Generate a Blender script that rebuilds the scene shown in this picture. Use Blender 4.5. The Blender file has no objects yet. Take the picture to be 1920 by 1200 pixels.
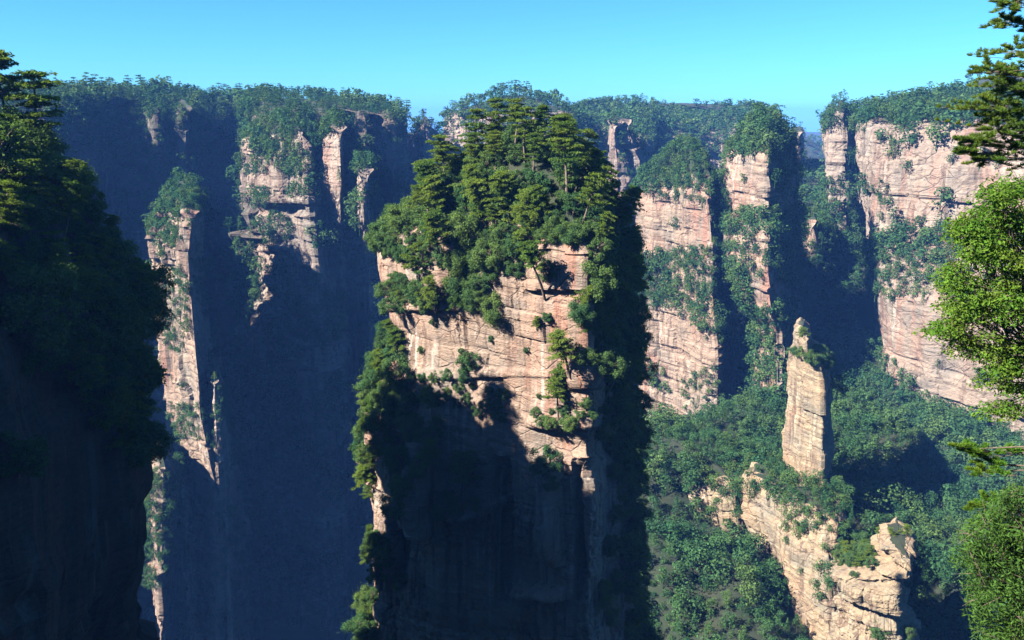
import bpy, math, random
import numpy as np
from mathutils import Vector, Matrix
random.seed(7)
RAD = math.radians
sc = bpy.context.scene
COL = sc.collection

# ------------------------------------------------------------------ camera
F = 1600.0; PITCH = RAD(13.5); SP, CP = math.sin(PITCH), math.cos(PITCH)
cam_d = bpy.data.cameras.new('camera'); cam = bpy.data.objects.new('camera', cam_d); COL.objects.link(cam)
cam_d.sensor_width = 36.0; cam_d.lens = 36.0 * F / 1920.0
cam_d.clip_start = 0.1; cam_d.clip_end = 60000
cam.location = (0, 0, 0); cam.rotation_euler = (RAD(90) - PITCH, 0, 0)
sc.camera = cam

# ------------------------------------------------------------------ sky, sun, exposure
SUN_AZ = RAD(65)      # to the left of straight behind the camera
SUN_EL = RAD(38)
S = Vector((-math.sin(SUN_AZ) * math.cos(SUN_EL), -math.cos(SUN_AZ) * math.cos(SUN_EL), math.sin(SUN_EL)))
w = bpy.data.worlds.new("World"); sc.world = w; w.use_nodes = True
nt = w.node_tree; nt.nodes.clear()
sky = nt.nodes.new('ShaderNodeTexSky'); sky.sky_type = 'NISHITA'; sky.sun_disc = False
sky.sun_elevation = SUN_EL; sky.sun_rotation = math.atan2(S.x, S.y)
sky.altitude = 1500; sky.air_density = 1.0; sky.dust_density = 0.4; sky.ozone_density = 4.0
bg = nt.nodes.new('ShaderNodeBackground'); bg.inputs['Strength'].default_value = 0.05
out = nt.nodes.new('ShaderNodeOutputWorld')
tn = nt.nodes.new('ShaderNodeMix'); tn.data_type = 'RGBA'; tn.blend_type = 'MULTIPLY'; tn.inputs[0].default_value = 1.0
tn.inputs[7].default_value = (.27, .66, .90, 1)
nt.links.new(sky.outputs[0], tn.inputs[6]); nt.links.new(tn.outputs[2], bg.inputs[0]); nt.links.new(bg.outputs[0], out.inputs[0])
sun_d = bpy.data.lights.new('sun', 'SUN'); sun_d.energy = 5.0; sun_d.angle = RAD(0.5); sun_d.color = (1.0, 0.93, 0.82)
sun = bpy.data.objects.new('sun', sun_d); COL.objects.link(sun)
sun.rotation_euler = S.to_track_quat('Z', 'Y').to_euler(); sun.location = S * 800
sc.view_settings.view_transform = 'Standard'; sc.view_settings.look = 'None'
sc.view_settings.exposure = 2.2; sc.view_settings.gamma = 1.0
sc.cycles.max_bounces = 5; sc.cycles.diffuse_bounces = 0; sc.cycles.volume_bounces = 0
sc.cycles.transmission_bounces = 3; sc.cycles.transparent_max_bounces = 4
sc.cycles.use_denoising = True

# ------------------------------------------------------------------ helpers
def px_x(px, Y, z): return (px - 960.0) / F * (Y * CP - z * SP)
def z_at(py, Y):
    k = (600.0 - py) / F
    return Y * (k * CP - SP) / (CP + k * SP)
def P(px, py, Y):
    z = z_at(py, Y); return Vector((px_x(px, Y, z), Y, z))
def ray_dir(px, py):
    a = (px - 960.0) / F; b = (600.0 - py) / F
    return Vector((a, CP + b * SP, -SP + b * CP)).normalized()
def proj(x, y, z):
    d = y * CP - z * SP
    return 960 + F * x / d, 600 - F * (y * SP + z * CP) / d
def hsh(a, b, c, seed=0):
    h = (a.astype(np.int64) * 73856093) ^ (b.astype(np.int64) * 19349663) ^ (c.astype(np.int64) * 83492791) ^ (seed * 2654435761 & 0x7fffffff)
    h = (h & 0xffffffff).astype(np.uint64)
    h = ((h ^ (h >> np.uint64(16))) * np.uint64(0x45d9f3b)) & np.uint64(0xffffffff)
    h = ((h ^ (h >> np.uint64(16))) * np.uint64(0x45d9f3b)) & np.uint64(0xffffffff)
    h = h ^ (h >> np.uint64(16))
    return h.astype(np.float64) / 4294967295.0
def vnoise(x, y, z, seed=0):
    x, y, z = np.broadcast_arrays(x, y, z)
    ix, iy, iz = np.floor(x), np.floor(y), np.floor(z)
    fx, fy, fz = x - ix, y - iy, z - iz
    fx = fx * fx * (3 - 2 * fx); fy = fy * fy * (3 - 2 * fy); fz = fz * fz * (3 - 2 * fz)
    r = 0
    for dx in (0, 1):
        wx = fx if dx else 1 - fx
        for dy in (0, 1):
            wy = fy if dy else 1 - fy
            for dz in (0, 1):
                wz = fz if dz else 1 - fz
                r = r + wx * wy * wz * hsh(ix + dx, iy + dy, iz + dz, seed)
    return r * 2 - 1
def fbm(x, y, z, o=4, seed=0):
    r = 0; a = 1.0; t = 0
    for k in range(o):
        r = r + a * vnoise(x * 2 ** k, y * 2 ** k, z * 2 ** k, seed + k * 17); t += a; a *= 0.5
    return r / t
def mesh_from(name, V, Q, mats, smooth=False, tint=None, T=None):
    """V (n,3); Q (m,4) quads; T (k,3) tris"""
    me = bpy.data.meshes.new(name)
    V = np.ascontiguousarray(V, dtype=np.float32)
    nq = 0 if Q is None else len(Q); ntr = 0 if T is None else len(T)
    me.vertices.add(len(V)); me.vertices.foreach_set('co', V.ravel())
    idx = []
    if nq: idx.append(np.asarray(Q, dtype=np.int32).ravel())
    if ntr: idx.append(np.asarray(T, dtype=np.int32).ravel())
    idx = np.concatenate(idx)
    me.loops.add(len(idx)); me.loops.foreach_set('vertex_index', idx)
    me.polygons.add(nq + ntr)
    st = np.concatenate([np.arange(nq) * 4, nq * 4 + np.arange(ntr) * 3]).astype(np.int32)
    me.polygons.foreach_set('loop_start', st)
    me.polygons.foreach_set('use_smooth', np.full(nq + ntr, smooth, dtype=bool))
    for m in (mats if isinstance(mats, (list, tuple)) else [mats]): me.materials.append(m)
    if tint is not None:
        at = me.attributes.new('tint', 'FLOAT', 'POINT'); at.data.foreach_set('value', np.ascontiguousarray(tint, dtype=np.float32))
    me.update(calc_edges=True)
    return me
def link(name, me, parent=None, **kw):
    o = bpy.data.objects.new(name, me); COL.objects.link(o)
    if parent: o.parent = parent
    for k, v in kw.items():
        if v: o[k] = v
    return o

# ------------------------------------------------------------------ materials
def new_mat(name):
    m = bpy.data.materials.new(name); m.use_nodes = True; n = m.node_tree; n.nodes.clear(); return m, n
def N(n, t, **kw):
    x = n.nodes.new(t)
    for k, v in kw.items():
        if k in x.inputs: x.inputs[k].default_value = v
        else: setattr(x, k, v)
    return x
def ramp(n, fac, stops):
    r = n.nodes.new('ShaderNodeValToRGB'); n.links.new(fac, r.inputs[0])
    el = r.color_ramp.elements
    while len(el) < len(stops): el.new(0.5)
    for e, (p, c) in zip(el, stops):
        e.position = p; e.color = (c, c, c, 1) if isinstance(c, (int, float)) else (*c, 1)
    return r.outputs[0]
def mixc(n, f, a, b, mode='MIX'):
    m = n.nodes.new('ShaderNodeMix'); m.data_type = 'RGBA'; m.blend_type = mode
    for sck, v in ((0, f), (6, a), (7, b)):
        if hasattr(v, 'links') or isinstance(v, bpy.types.NodeSocket): n.links.new(v, m.inputs[sck])
        elif sck == 0: m.inputs[0].default_value = v
        else: m.inputs[sck].default_value = (*v, 1)
    return m.outputs[2]
def noise_n(n, vec, scale3, detail=5, rough=0.6, scale=1.0):
    mp = n.nodes.new('ShaderNodeMapping'); mp.inputs['Scale'].default_value = scale3
    n.links.new(vec, mp.inputs[0])
    t = n.nodes.new('ShaderNodeTexNoise'); t.inputs['Scale'].default_value = scale
    t.inputs['Detail'].default_value = detail; t.inputs['Roughness'].default_value = rough
    n.links.new(mp.outputs[0], t.inputs['Vector']); return t.outputs[0]
def rock_mat(name, base, warm, grey, pale, S_=1.0, red=0.6, bump=0.5):
    """sandstone: bed-parallel banding, joint cracks, vertical water stains, pale and rusty patches"""
    m, n = new_mat(name)
    g = n.nodes.new('ShaderNodeNewGeometry'); pos = g.outputs['Position']
    k = 1.0 / S_
    big = noise_n(n, pos, (.07 * k, .07 * k, .06 * k), 5, .6)
    col = mixc(n, ramp(n, big, [(.42, 0), (.60, 1)]), base, warm)
    gn = noise_n(n, pos, (.11 * k, .11 * k, .13 * k), 6, .68)
    col = mixc(n, ramp(n, gn, [(.48, 0), (.62, .85)]), col, grey)
    pn = noise_n(n, pos, (.22 * k, .22 * k, .09 * k), 5, .65)
    col = mixc(n, ramp(n, pn, [(.60, 0), (.70, .7)]), col, pale)
    bands = noise_n(n, pos, (.05 * k, .05 * k, 1.5 * k), 6, .7)
    col = mixc(n, .5, col, ramp(n, bands, [(.34, (.62, .60, .60)), (.46, (.93, .92, .92)), (.62, (1.08, 1.06, 1.03))]), 'MULTIPLY')
    streak = noise_n(n, pos, (.9 * k, .9 * k, .05 * k), 6, .65)
    smask = noise_n(n, pos, (.1 * k, .1 * k, .04 * k), 3, .5)
    sm = n.nodes.new('ShaderNodeMath'); sm.operation = 'MULTIPLY'
    n.links.new(ramp(n, streak, [(.49, 0), (.60, 1)]), sm.inputs[0]); n.links.new(ramp(n, smask, [(.43, 0), (.55, .8)]), sm.inputs[1])
    col = mixc(n, sm.outputs[0], col, (.10, .065, .05))
    red_n = noise_n(n, pos, (.5 * k, .5 * k, .07 * k), 4, .6)
    rm = noise_n(n, pos, (.06 * k, .06 * k, .05 * k), 2, .5)
    r2 = n.nodes.new('ShaderNodeMath'); r2.operation = 'MULTIPLY'
    n.links.new(ramp(n, red_n, [(.48, 0), (.6, 1)]), r2.inputs[0]); n.links.new(ramp(n, rm, [(.5, 0), (.6, red)]), r2.inputs[1])
    col = mixc(n, r2.outputs[0], col, (.26, .10, .065))
    ps = noise_n(n, pos, (1.3 * k, 1.3 * k, .045 * k), 5, .6); pm = noise_n(n, pos, (.16 * k, .16 * k, .05 * k), 3, .5)
    p2 = n.nodes.new('ShaderNodeMath'); p2.operation = 'MULTIPLY'
    n.links.new(ramp(n, ps, [(.52, 0), (.64, .8)]), p2.inputs[0]); n.links.new(ramp(n, pm, [(.50, 0), (.62, 1)]), p2.inputs[1])
    col = mixc(n, p2.outputs[0], col, pale)
    # moss / lichen on the flatter ledges
    sx = n.nodes.new('ShaderNodeSeparateXYZ'); n.links.new(g.outputs['Normal'], sx.inputs[0])
    ln = noise_n(n, pos, (.35 * k, .35 * k, .35 * k), 4, .6)
    ad = n.nodes.new('ShaderNodeMath'); ad.operation = 'MULTIPLY_ADD'; n.links.new(ln, ad.inputs[0]); ad.inputs[1].default_value = .5
    n.links.new(sx.outputs[2], ad.inputs[2])
    col = mixc(n, ramp(n, ad.outputs[0], [(1.12, 0), (1.4, .9)]), col, (.03, .045, .015))
    # hairline joints
    wp = noise_n(n, pos, (.25 * k, .25 * k, .25 * k), 4, .6)
    mp = n.nodes.new('ShaderNodeMapping'); mp.inputs['Scale'].default_value = (.28 * k, .28 * k, .55 * k); n.links.new(pos, mp.inputs[0])
    va = n.nodes.new('ShaderNodeVectorMath'); va.operation = 'ADD'; n.links.new(mp.outputs[0], va.inputs[0])
    vm = n.nodes.new('ShaderNodeVectorMath'); vm.operation = 'SCALE'; n.links.new(wp, vm.inputs[0]); vm.inputs[3].default_value = .55
    n.links.new(vm.outputs[0], va.inputs[1])
    vo = n.nodes.new('ShaderNodeTexVoronoi'); vo.feature = 'DISTANCE_TO_EDGE'; vo.inputs['Scale'].default_value = 1.0
    n.links.new(va.outputs[0], vo.inputs['Vector'])
    crack = ramp(n, vo.outputs['Distance'], [(0, 0), (.045, 1)])
    cmask = ramp(n, noise_n(n, pos, (.12 * k, .12 * k, .2 * k), 3, .5), [(.45, 0), (.58, .75)])
    ci = n.nodes.new('ShaderNodeMath'); ci.operation = 'SUBTRACT'; ci.inputs[0].default_value = 1; n.links.new(crack, ci.inputs[1])
    cm = n.nodes.new('ShaderNodeMath'); cm.operation = 'MULTIPLY'; n.links.new(ci.outputs[0], cm.inputs[0]); n.links.new(cmask, cm.inputs[1])
    col = mixc(n, cm.outputs[0], col, (.10, .07, .055))
    fine = noise_n(n, pos, (1.6 * k, 1.6 * k, 3.2 * k), 8, .72)
    col = mixc(n, .8, col, ramp(n, fine, [(.3, .62), (.5, .98), (.7, 1.22)]), 'MULTIPLY')
    # bump
    hsum = n.nodes.new('ShaderNodeMath'); hsum.operation = 'MULTIPLY_ADD'
    n.links.new(bands, hsum.inputs[0]); hsum.inputs[1].default_value = .6; n.links.new(fine, hsum.inputs[2])
    h2 = n.nodes.new('ShaderNodeMath'); h2.operation = 'MULTIPLY_ADD'
    n.links.new(cm.outputs[0], h2.inputs[0]); h2.inputs[1].default_value = -.6; n.links.new(hsum.outputs[0], h2.inputs[2])
    b = N(n, 'ShaderNodeBump', Strength=bump, Distance=.9 * S_); n.links.new(h2.outputs[0], b.inputs['Height'])
    bs = N(n, 'ShaderNodeBsdfPrincipled', Roughness=.92); bs.inputs['Specular IOR Level'].default_value = .15
    n.links.new(col, bs.inputs['Base Color']); n.links.new(b.outputs[0], bs.inputs['Normal'])
    o = n.nodes.new('ShaderNodeOutputMaterial'); n.links.new(bs.outputs[0], o.inputs[0])
    return m
M_rock_near = rock_mat('pink_sandstone', (.245, .178, .134), (.29, .196, .146), (.175, .150, .128), (.37, .315, .265), 1.0, .5, .65)
M_rock_dark = rock_mat('shade_blackened_sandstone', (.055, .052, .048), (.07, .06, .052), (.045, .045, .042), (.13, .12, .11), 1.2, .2, .6)  # near left cliff only: its deep shade is put into the rock colour
M_rock_shade = rock_mat('shade_darkened_sandstone', (.085, .078, .066), (.125, .10, .08), (.038, .050, .034), (.27, .22, .18), 3.0, .1, .7)  # darker sandstone copy, shade of the long left cliff painted into the colour
M_rock_mid = rock_mat('buff_sandstone', (.222, .165, .122), (.268, .190, .144), (.160, .136, .112), (.326, .278, .228), 2.2, .5, .6)
M_rock_far = rock_mat('grey_sandstone', (.205, .164, .130), (.240, .186, .146), (.142, .128, .112), (.295, .255, .212), 3.0, .3, .6)
M_rock_tan = rock_mat('tan_sandstone', (.229, .179, .120), (.272, .196, .120), (.158, .142, .111), (.315, .272, .196), 1.4, .2, .6)

def leaf_mat(name, c1, c2, c3, trans=.3, attr=False, nscale=.35):
    m, n = new_mat(name)
    g = n.nodes.new('ShaderNodeNewGeometry')
    if attr:
        a = n.nodes.new('ShaderNodeAttribute'); a.attribute_name = 'tint'; rnd = a.outputs['Fac']
    else:
        a = n.nodes.new('ShaderNodeObjectInfo'); rnd = a.outputs['Random']
    nz = noise_n(n, g.outputs['Position'], (nscale,) * 3, 3, .6)
    base = mixc(n, ramp(n, rnd, [(0, 0), (1, 1)]), c1, c2)
    col = mixc(n, ramp(n, nz, [(.42, 0), (.62, .8)]), base, c3)
    isl = n.nodes.new('ShaderNodeMath'); isl.operation = 'MULTIPLY_ADD'; isl.inputs[1].default_value = .7; isl.inputs[2].default_value = .65
    n.links.new(g.outputs['Random Per Island'], isl.inputs[0])
    cc = n.nodes.new('ShaderNodeVectorMath'); cc.operation = 'SCALE'; n.links.new(col, cc.inputs[0]); n.links.new(isl.outputs[0], cc.inputs[3])
    d = n.nodes.new('ShaderNodeBsdfDiffuse'); n.links.new(cc.outputs[0], d.inputs[0])
    t = n.nodes.new('ShaderNodeBsdfTranslucent'); tc = mixc(n, 1.0, cc.outputs[0], (1.15, 1.25, .45), 'MULTIPLY'); n.links.new(tc, t.inputs[0])
    mx = n.nodes.new('ShaderNodeMixShader'); mx.inputs[0].default_value = trans
    n.links.new(d.outputs[0], mx.inputs[1]); n.links.new(t.outputs[0], mx.inputs[2])
    o = n.nodes.new('ShaderNodeOutputMaterial'); n.links.new(mx.outputs[0], o.inputs[0])
    return m
M_pine = leaf_mat('pine_needles', (.050, .105, .022), (.105, .16, .026), (.125, .165, .025), .4, False, .3)
M_broad = leaf_mat('broad_leaves', (.035, .095, .040), (.105, .16, .040), (.060, .11, .035), .35, False, .5)
M_far = leaf_mat('distant_leaves', (.020, .062, .028), (.070, .118, .034), (.034, .085, .032), .28, True, .05)
M_big = leaf_mat('bright_leaves', (.060, .145, .016), (.080, .165, .024), (.125, .185, .024), .45, False, 1.6)
M_big2 = leaf_mat('pale_leaves', (.053, .112, .021), (.059, .118, .024), (.041, .089, .024), .4, False, 1.2)
def bark():
    m, n = new_mat('bark'); g = n.nodes.new('ShaderNodeNewGeometry')
    nz = noise_n(n, g.outputs['Position'], (6, 6, 1.5), 4, .6)
    bs = N(n, 'ShaderNodeBsdfPrincipled', Roughness=.95); n.links.new(mixc(n, ramp(n, nz, [(.4, 0), (.6, 1)]), (.055, .04, .03), (.13, .095, .07)), bs.inputs['Base Color'])
    o = n.nodes.new('ShaderNodeOutputMaterial'); n.links.new(bs.outputs[0], o.inputs[0]); return m
M_bark = bark()
def soil():
    m, n = new_mat('forest_floor'); g = n.nodes.new('ShaderNodeNewGeometry')
    nz = noise_n(n, g.outputs['Position'], (.08,) * 3, 6, .65)
    bs = N(n, 'ShaderNodeBsdfPrincipled', Roughness=1); n.links.new(mixc(n, ramp(n, nz, [(.4, 0), (.6, 1)]), (.008, .016, .006), (.018, .022, .010)), bs.inputs['Base Color'])
    o = n.nodes.new('ShaderNodeOutputMaterial'); n.links.new(bs.outputs[0], o.inputs[0]); return m
M_soil = soil()

# ------------------------------------------------------------------ rock builder
def chaikin(pts, it=2, keep=.18):
    p = np.array(pts, float)
    for _ in range(it):
        q = np.roll(p, -1, 0)
        p = np.stack([p * (1 - keep) + q * keep, p * keep + q * (1 - keep)], 1).reshape(-1, 2)
    return p
def blocks(s, z, th, wd, seed, per=None):
    """beds of uneven thickness cut by vertical joints; returns (block offset 0..1, closeness to a joint 0..1)"""
    rg = np.random.default_rng(seed)
    b = np.cumsum(th * rg.lognormal(0, .45, 900)); zz = z + 400
    i = np.searchsorted(b, zz); i = np.clip(i, 1, 899)
    lo = b[i - 1]; hi = b[i]; thick = hi - lo
    fz = np.minimum(zz - lo, hi - zz)
    wi = wd * (0.6 + 0.9 * hsh(i, i * 0, i * 0, seed + 5))
    us = s / wi + 37.7 * hsh(i, i * 0 + 3, i * 0, seed + 9) + 500
    j = np.floor(us); fj = us - j
    jit = (hsh(i, j, j * 0, seed + 2) - .5) * .5      # shift the joint a little
    j = np.where(fj < .25 + jit * .5, j - 1, j)
    f2 = np.abs(fj - (.25 + jit * .5)); f2 = np.minimum(f2, 1 - f2) * wi
    off = hsh(i, j, j * 0, seed + 3)
    bed = hsh(i, i * 0, i * 0, seed + 4)
    return off, bed, fz, f2
ROCK = {}
def rock(name, rows, fp, mat, ds=1.0, dz=None, big=2.0, med=.7, small=.25, flute=2.0, dome=6, rim=3, zbot=None, seed=1,
         beds=(9, 2.8, .9), feats=(), capn=14, cap_noise=1.5, core=None, label=None, category=None, kind=None, scale=1.0, deep=0, deep_at=26, ybias=0):
    """rows: (py, L, R, setback); fp: closed outline seen from above as (px, Y) at the widest reference row"""
    dz = dz or ds
    fp = chaikin(fp, 2)
    L0, R0 = fp[:, 0].min(), fp[:, 0].max(); Yf, Yb = fp[:, 1].min(), fp[:, 1].max()
    rr = [tuple(r) + (0,) * (4 - len(r)) for r in rows]
    Yz = Yf + ybias
    zr = np.array([z_at(r[0], Yz) for r in rr]); zt = zr[0]
    zb = zr[-1] if zbot is None else zbot
    z = np.arange(zt, zb, -dz)
    zframe = z_at(1330, Yf)
    if zb < zframe:
        z1 = z[z > zframe]; z2 = np.arange(min(zt, zframe), zb, -dz * 4); z = np.concatenate([z1, z2])
    z = np.append(z, zb)
    o = np.argsort(zr)
    Lz = np.interp(z, zr[o], np.array([r[1] for r in rr], float)[o]); Rz = np.interp(z, zr[o], np.array([r[2] for r in rr], float)[o])
    Vz = np.interp(z, zr[o], np.array([r[3] for r in rr], float)[o])
    # resample the outline at world spacing
    xy = np.stack([px_x(fp[:, 0], fp[:, 1], zt), fp[:, 1]], 1)
    ctr = xy.mean(0)
    pts = []; S_ = []; acc = 0
    n = len(xy)
    area = .5 * np.sum(xy[:, 0] * np.roll(xy[:, 1], -1) - np.roll(xy[:, 0], -1) * xy[:, 1]); sg = 1 if area > 0 else -1
    for k in range(n):
        a, b = xy[k], xy[(k + 1) % n]; L = np.linalg.norm(b - a)
        nr = np.array([b[1] - a[1], a[0] - b[0]]) * sg / max(L, 1e-6)
        mid = (a + b) / 2
        facing = np.dot(nr, -mid / np.linalg.norm(mid))
        step = ds if facing > -.15 else ds * 3.5
        m = max(1, int(math.ceil(L / step)))
        for q in range(m):
            t = q / m; pts.append(fp[k] * (1 - t) + fp[(k + 1) % n] * t); S_.append(acc + L * t)
        acc += L
    pts = np.array(pts); s = np.array(S_); ns = len(pts)
    u = (pts[:, 0] - L0) / (R0 - L0); tb = (pts[:, 1] - Yf) / max(Yb - Yf, 1e-6)
    PX = Lz[:, None] + (Rz - Lz)[:, None] * u[None]
    YY = pts[None, :, 1] + Vz[:, None] * np.clip((.85 - tb[None]) * 1.9, 0, 1)
    ZZ = np.repeat(z[:, None], ns, 1)
    XX = px_x(PX, YY, ZZ)
    tx = np.roll(XX, -3, 1) - np.roll(XX, 3, 1); ty = np.roll(YY, -3, 1) - np.roll(YY, 3, 1)
    ln = np.sqrt(tx ** 2 + ty ** 2) + 1e-6
    nx, ny = ty / ln * sg, -tx / ln * sg
    SS = np.repeat(s[None], len(z), 0)
    # world-space warp keeps beds gently wavy
    zw = ZZ + 2.2 * scale * fbm(XX * .03 / scale, YY * .03 / scale, ZZ * .03 / scale, 3, seed + 70)
    sw = SS + 1.5 * scale * fbm(SS * 0 + 3.1, ZZ * .06 / scale, SS * .02, 2, seed + 71)
    D = flute * fbm(XX * .07 / scale, YY * .07 / scale, ZZ * .012 / scale, 4, seed)
    D += .5 * flute * (1 - 2 * np.abs(vnoise(SS * .11 / scale, ZZ * .01, ZZ * 0, seed + 8)) ** .5)
    for (th, wdm, amp, sd) in ((beds[0], 1.6, big, 11), (beds[1], 2.0, med, 23), (beds[2], 2.2, small, 37), (beds[0] * 3.5, .22, big * .75, 51), (beds[1] * 4.5, .25, med * .7, 63)):
        off, bed, fz, f2 = blocks(sw, zw, th, th * wdm, seed + sd)
        msk = np.clip(.75 + 1.5 * fbm(SS * .35 / th / 2, ZZ * .35 / th / 2, ZZ * 0 + sd, 2, seed + sd + 1), .12, 1.6)
        amp = amp * msk
        D += amp * ((off - .5) * 1.0 + (bed - .5) * .9)
        e = np.minimum(fz, f2 * 1.2); cw = max(dz * 1.1, th * .045)
        D -= amp * .45 * np.clip(1 - e / cw, 0, 1) * np.clip(vnoise(sw / th * .8, zw / th * .8, zw * 0, seed + sd) * 3 + .3, 0, 1)
    D += .35 * small * 2 * fbm(XX * .5 / scale, YY * .5 / scale, ZZ * .9 / scale, 3, seed + 90)
    for (fpx, fpy, hw, hh, amt) in feats:      # ledges and hollows: centre, half sizes in picture units, metres out
        pxs, pys = proj(XX, YY, ZZ)
        fw = np.clip(1 - np.abs((pxs - fpx) / hw) ** 3, 0, 1) * np.clip(1 - np.abs((pys - fpy) / hh) ** 3, 0, 1) * (tb[None] < .6)
        D += amt * fw ** .6
    topd = (zt - ZZ)
    D -= np.clip(1 - topd / (2.5 * scale), 0, 1) ** 2 * 1.5 * scale
    D *= 1 + deep * np.clip((topd - deep_at) / 14, 0, 1)
    X = XX + nx * D; Y = YY + ny * D
    rimn = rim * fbm(XX[0] * .10 / scale, YY[0] * .10 / scale, XX[0] * 0, 3, seed + 55)
    Z = ZZ + rimn[None] * np.clip(1 - topd / (8 * scale), 0, 1)
    V = [np.stack([X.ravel(), Y.ravel(), Z.ravel()], 1)]
    nz = len(z)
    i = np.arange(nz - 1)[:, None]; j = np.arange(ns)[None]; j2 = (j + 1) % ns
    a = i * ns + j; b = i * ns + j2; c = (i + 1) * ns + j2; d = (i + 1) * ns + j
    Q = [np.stack([a, b, c, d], -1).reshape(-1, 4)]
    # cap
    cx, cy = (X[0].mean(), Y[0].mean()) if core is None else core
    base = nz * ns
    rings = []
    for k in range(1, capn + 1):
        t = k / capn; r = 1 - t
        x = cx + (X[0] - cx) * r; y = cy + (Y[0] - cy) * r
        zz = Z[0] * r + zt * (1 - r) + dome * (1 - r ** 1.7) + cap_noise * fbm(x * .12 / scale, y * .12 / scale, x * 0, 3, seed + 44) * min(1, t * 4)
        rings.append(np.stack([x, y, zz], 1))
    V += rings
    i = np.arange(capn)[:, None]
    up = np.where(i == 0, 0, base + (i - 1) * ns); lo = base + i * ns
    Q.append(np.stack([lo + j, lo + j2, up + j2, up + j], -1).reshape(-1, 4))
    V = np.concatenate(V); Q = np.concatenate(Q)
    if sg < 0: Q = Q[:, ::-1]
    Q = Q[:, ::-1]
    me = mesh_from(name, V, Q, [mat, M_soil])
    mi = np.zeros(len(Q), dtype=np.int32); mi[(nz - 1) * ns + ns:] = 1; me.polygons.foreach_set('material_index', mi)
    ob = link(name, me, None, label=label, category=category, kind=kind)
    ROCK[ob.name] = ob
    return ob

# ------------------------------------------------------------------ terrain
cp = [  # px, py, Y control points
 (1230, 800, 300), (1330, 775, 315), (1400, 770, 330), (1440, 850, 300), (1380, 890, 265), (1450, 890, 262), (1500, 915, 250), (1560, 905, 262), (1470, 860, 285), (1220, 880, 262), (1270, 893, 262),
 (1230, 1010, 232), (1330, 1050, 232), (1250, 1060, 205), (1380, 1080, 200), (1300, 1190, 178), (1430, 1180, 180), (1500, 1220, 180), (1100, 1190, 215),
 (1540, 370, 560), (1570, 430, 520), (1592, 490, 485), (1530, 470, 530), (1592, 560, 455), (1572, 640, 430), (1530, 560, 480), (1620, 640, 375), (1700, 730, 350), (1600, 720, 370), (1800, 790, 325), (1920, 830, 305), (1650, 800, 330), (1600, 900, 295), (1700, 900, 298),
 (1560, 900, 280), (1640, 960, 270), (1750, 1010, 262), (1850, 1000, 250), (1830, 1120, 215), (1740, 1190, 200), (1920, 1100, 210), (1650, 1230, 195), (2050, 900, 260), (2100, 1100, 180),
 (1450, 760, 400), (1400, 700, 440), (1520, 700, 430), (1490, 790, 350), (1500, 600, 480),  (1510, 330, 700),
 (1140, 1300, 180), (1600, 1400, 150), (1300, 1400, 140), (1900, 1400, 140)]
cp = [(a, b, c if c > 250 else c + (250 - c) * .45) for a, b, c in cp]
cw = [tuple(P(*c)) for c in cp]
for x in range(-900, 60, 120):
    for y in (100, 220, 340, 460, 600): cw.append((x, y, -300 + .02 * y))
cw += [(-150, 330, -260), (-120, 330, -270), (0, 60, -240), (0, 130, -290), (60, 100, -220), (120, 100, -170), (60, 160, -230), (100, 250, -215), (60, 330, -230), (40, 450, -230), (120, 450, -220)]
for x in range(-3000, 3001, 600): cw += [(x, 900, -170), (x, 1600, -120), (x, 3000, -60), (x, -600, -150)]
CW = np.array(cw)
def terrain_z(x, y):
    x = np.asarray(x, float); y = np.asarray(y, float); sh = x.shape; x = x.ravel(); y = y.ravel()
    outz = np.empty(len(x))
    for a in range(0, len(x), 20000):
        dx = x[a:a + 20000, None] - CW[None, :, 0]; dy = y[a:a + 20000, None] - CW[None, :, 1]
        wgt = 1 / (dx * dx + dy * dy + 60) ** 1.9
        outz[a:a + 20000] = (wgt * CW[None, :, 2]).sum(1) / wgt.sum(1)
    z = outz + 7 * fbm(x * .018, y * .018, x * 0, 4, 5) + 1.5 * fbm(x * .09, y * .09, x * 0, 2, 9)
    return z.reshape(sh)
gx = np.concatenate([[-7000, -3000, -1800], np.arange(-1200, -300, 60), np.arange(-300, 500, 5.0), np.arange(500, 1200, 60), [1300, 1800, 3000, 7000]])
gy = np.concatenate([[-7000, -3000, -1200, -600, -300, -150, -60], np.arange(0, 760, 5.0), np.arange(760, 1500, 60), [1600, 2200, 3500, 7000]])
GX, GY = np.meshgrid(gx, gy); GZ = terrain_z(GX, GY)
i = np.arange(len(gy) - 1)[:, None]; j = np.arange(len(gx) - 1)[None]; W_ = len(gx)
Qg = np.stack([i * W_ + j, i * W_ + j + 1, (i + 1) * W_ + j + 1, (i + 1) * W_ + j], -1).reshape(-1, 4)
ground = link('ground', mesh_from('ground', np.stack([GX.ravel(), GY.ravel(), GZ.ravel()], 1), Qg, M_soil, True), None, kind='structure', label='forested valley floor and slopes far below the rock pillars')

# ------------------------------------------------------------------ rock masses
ZB = -330
RP = 'rock pillar'
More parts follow.
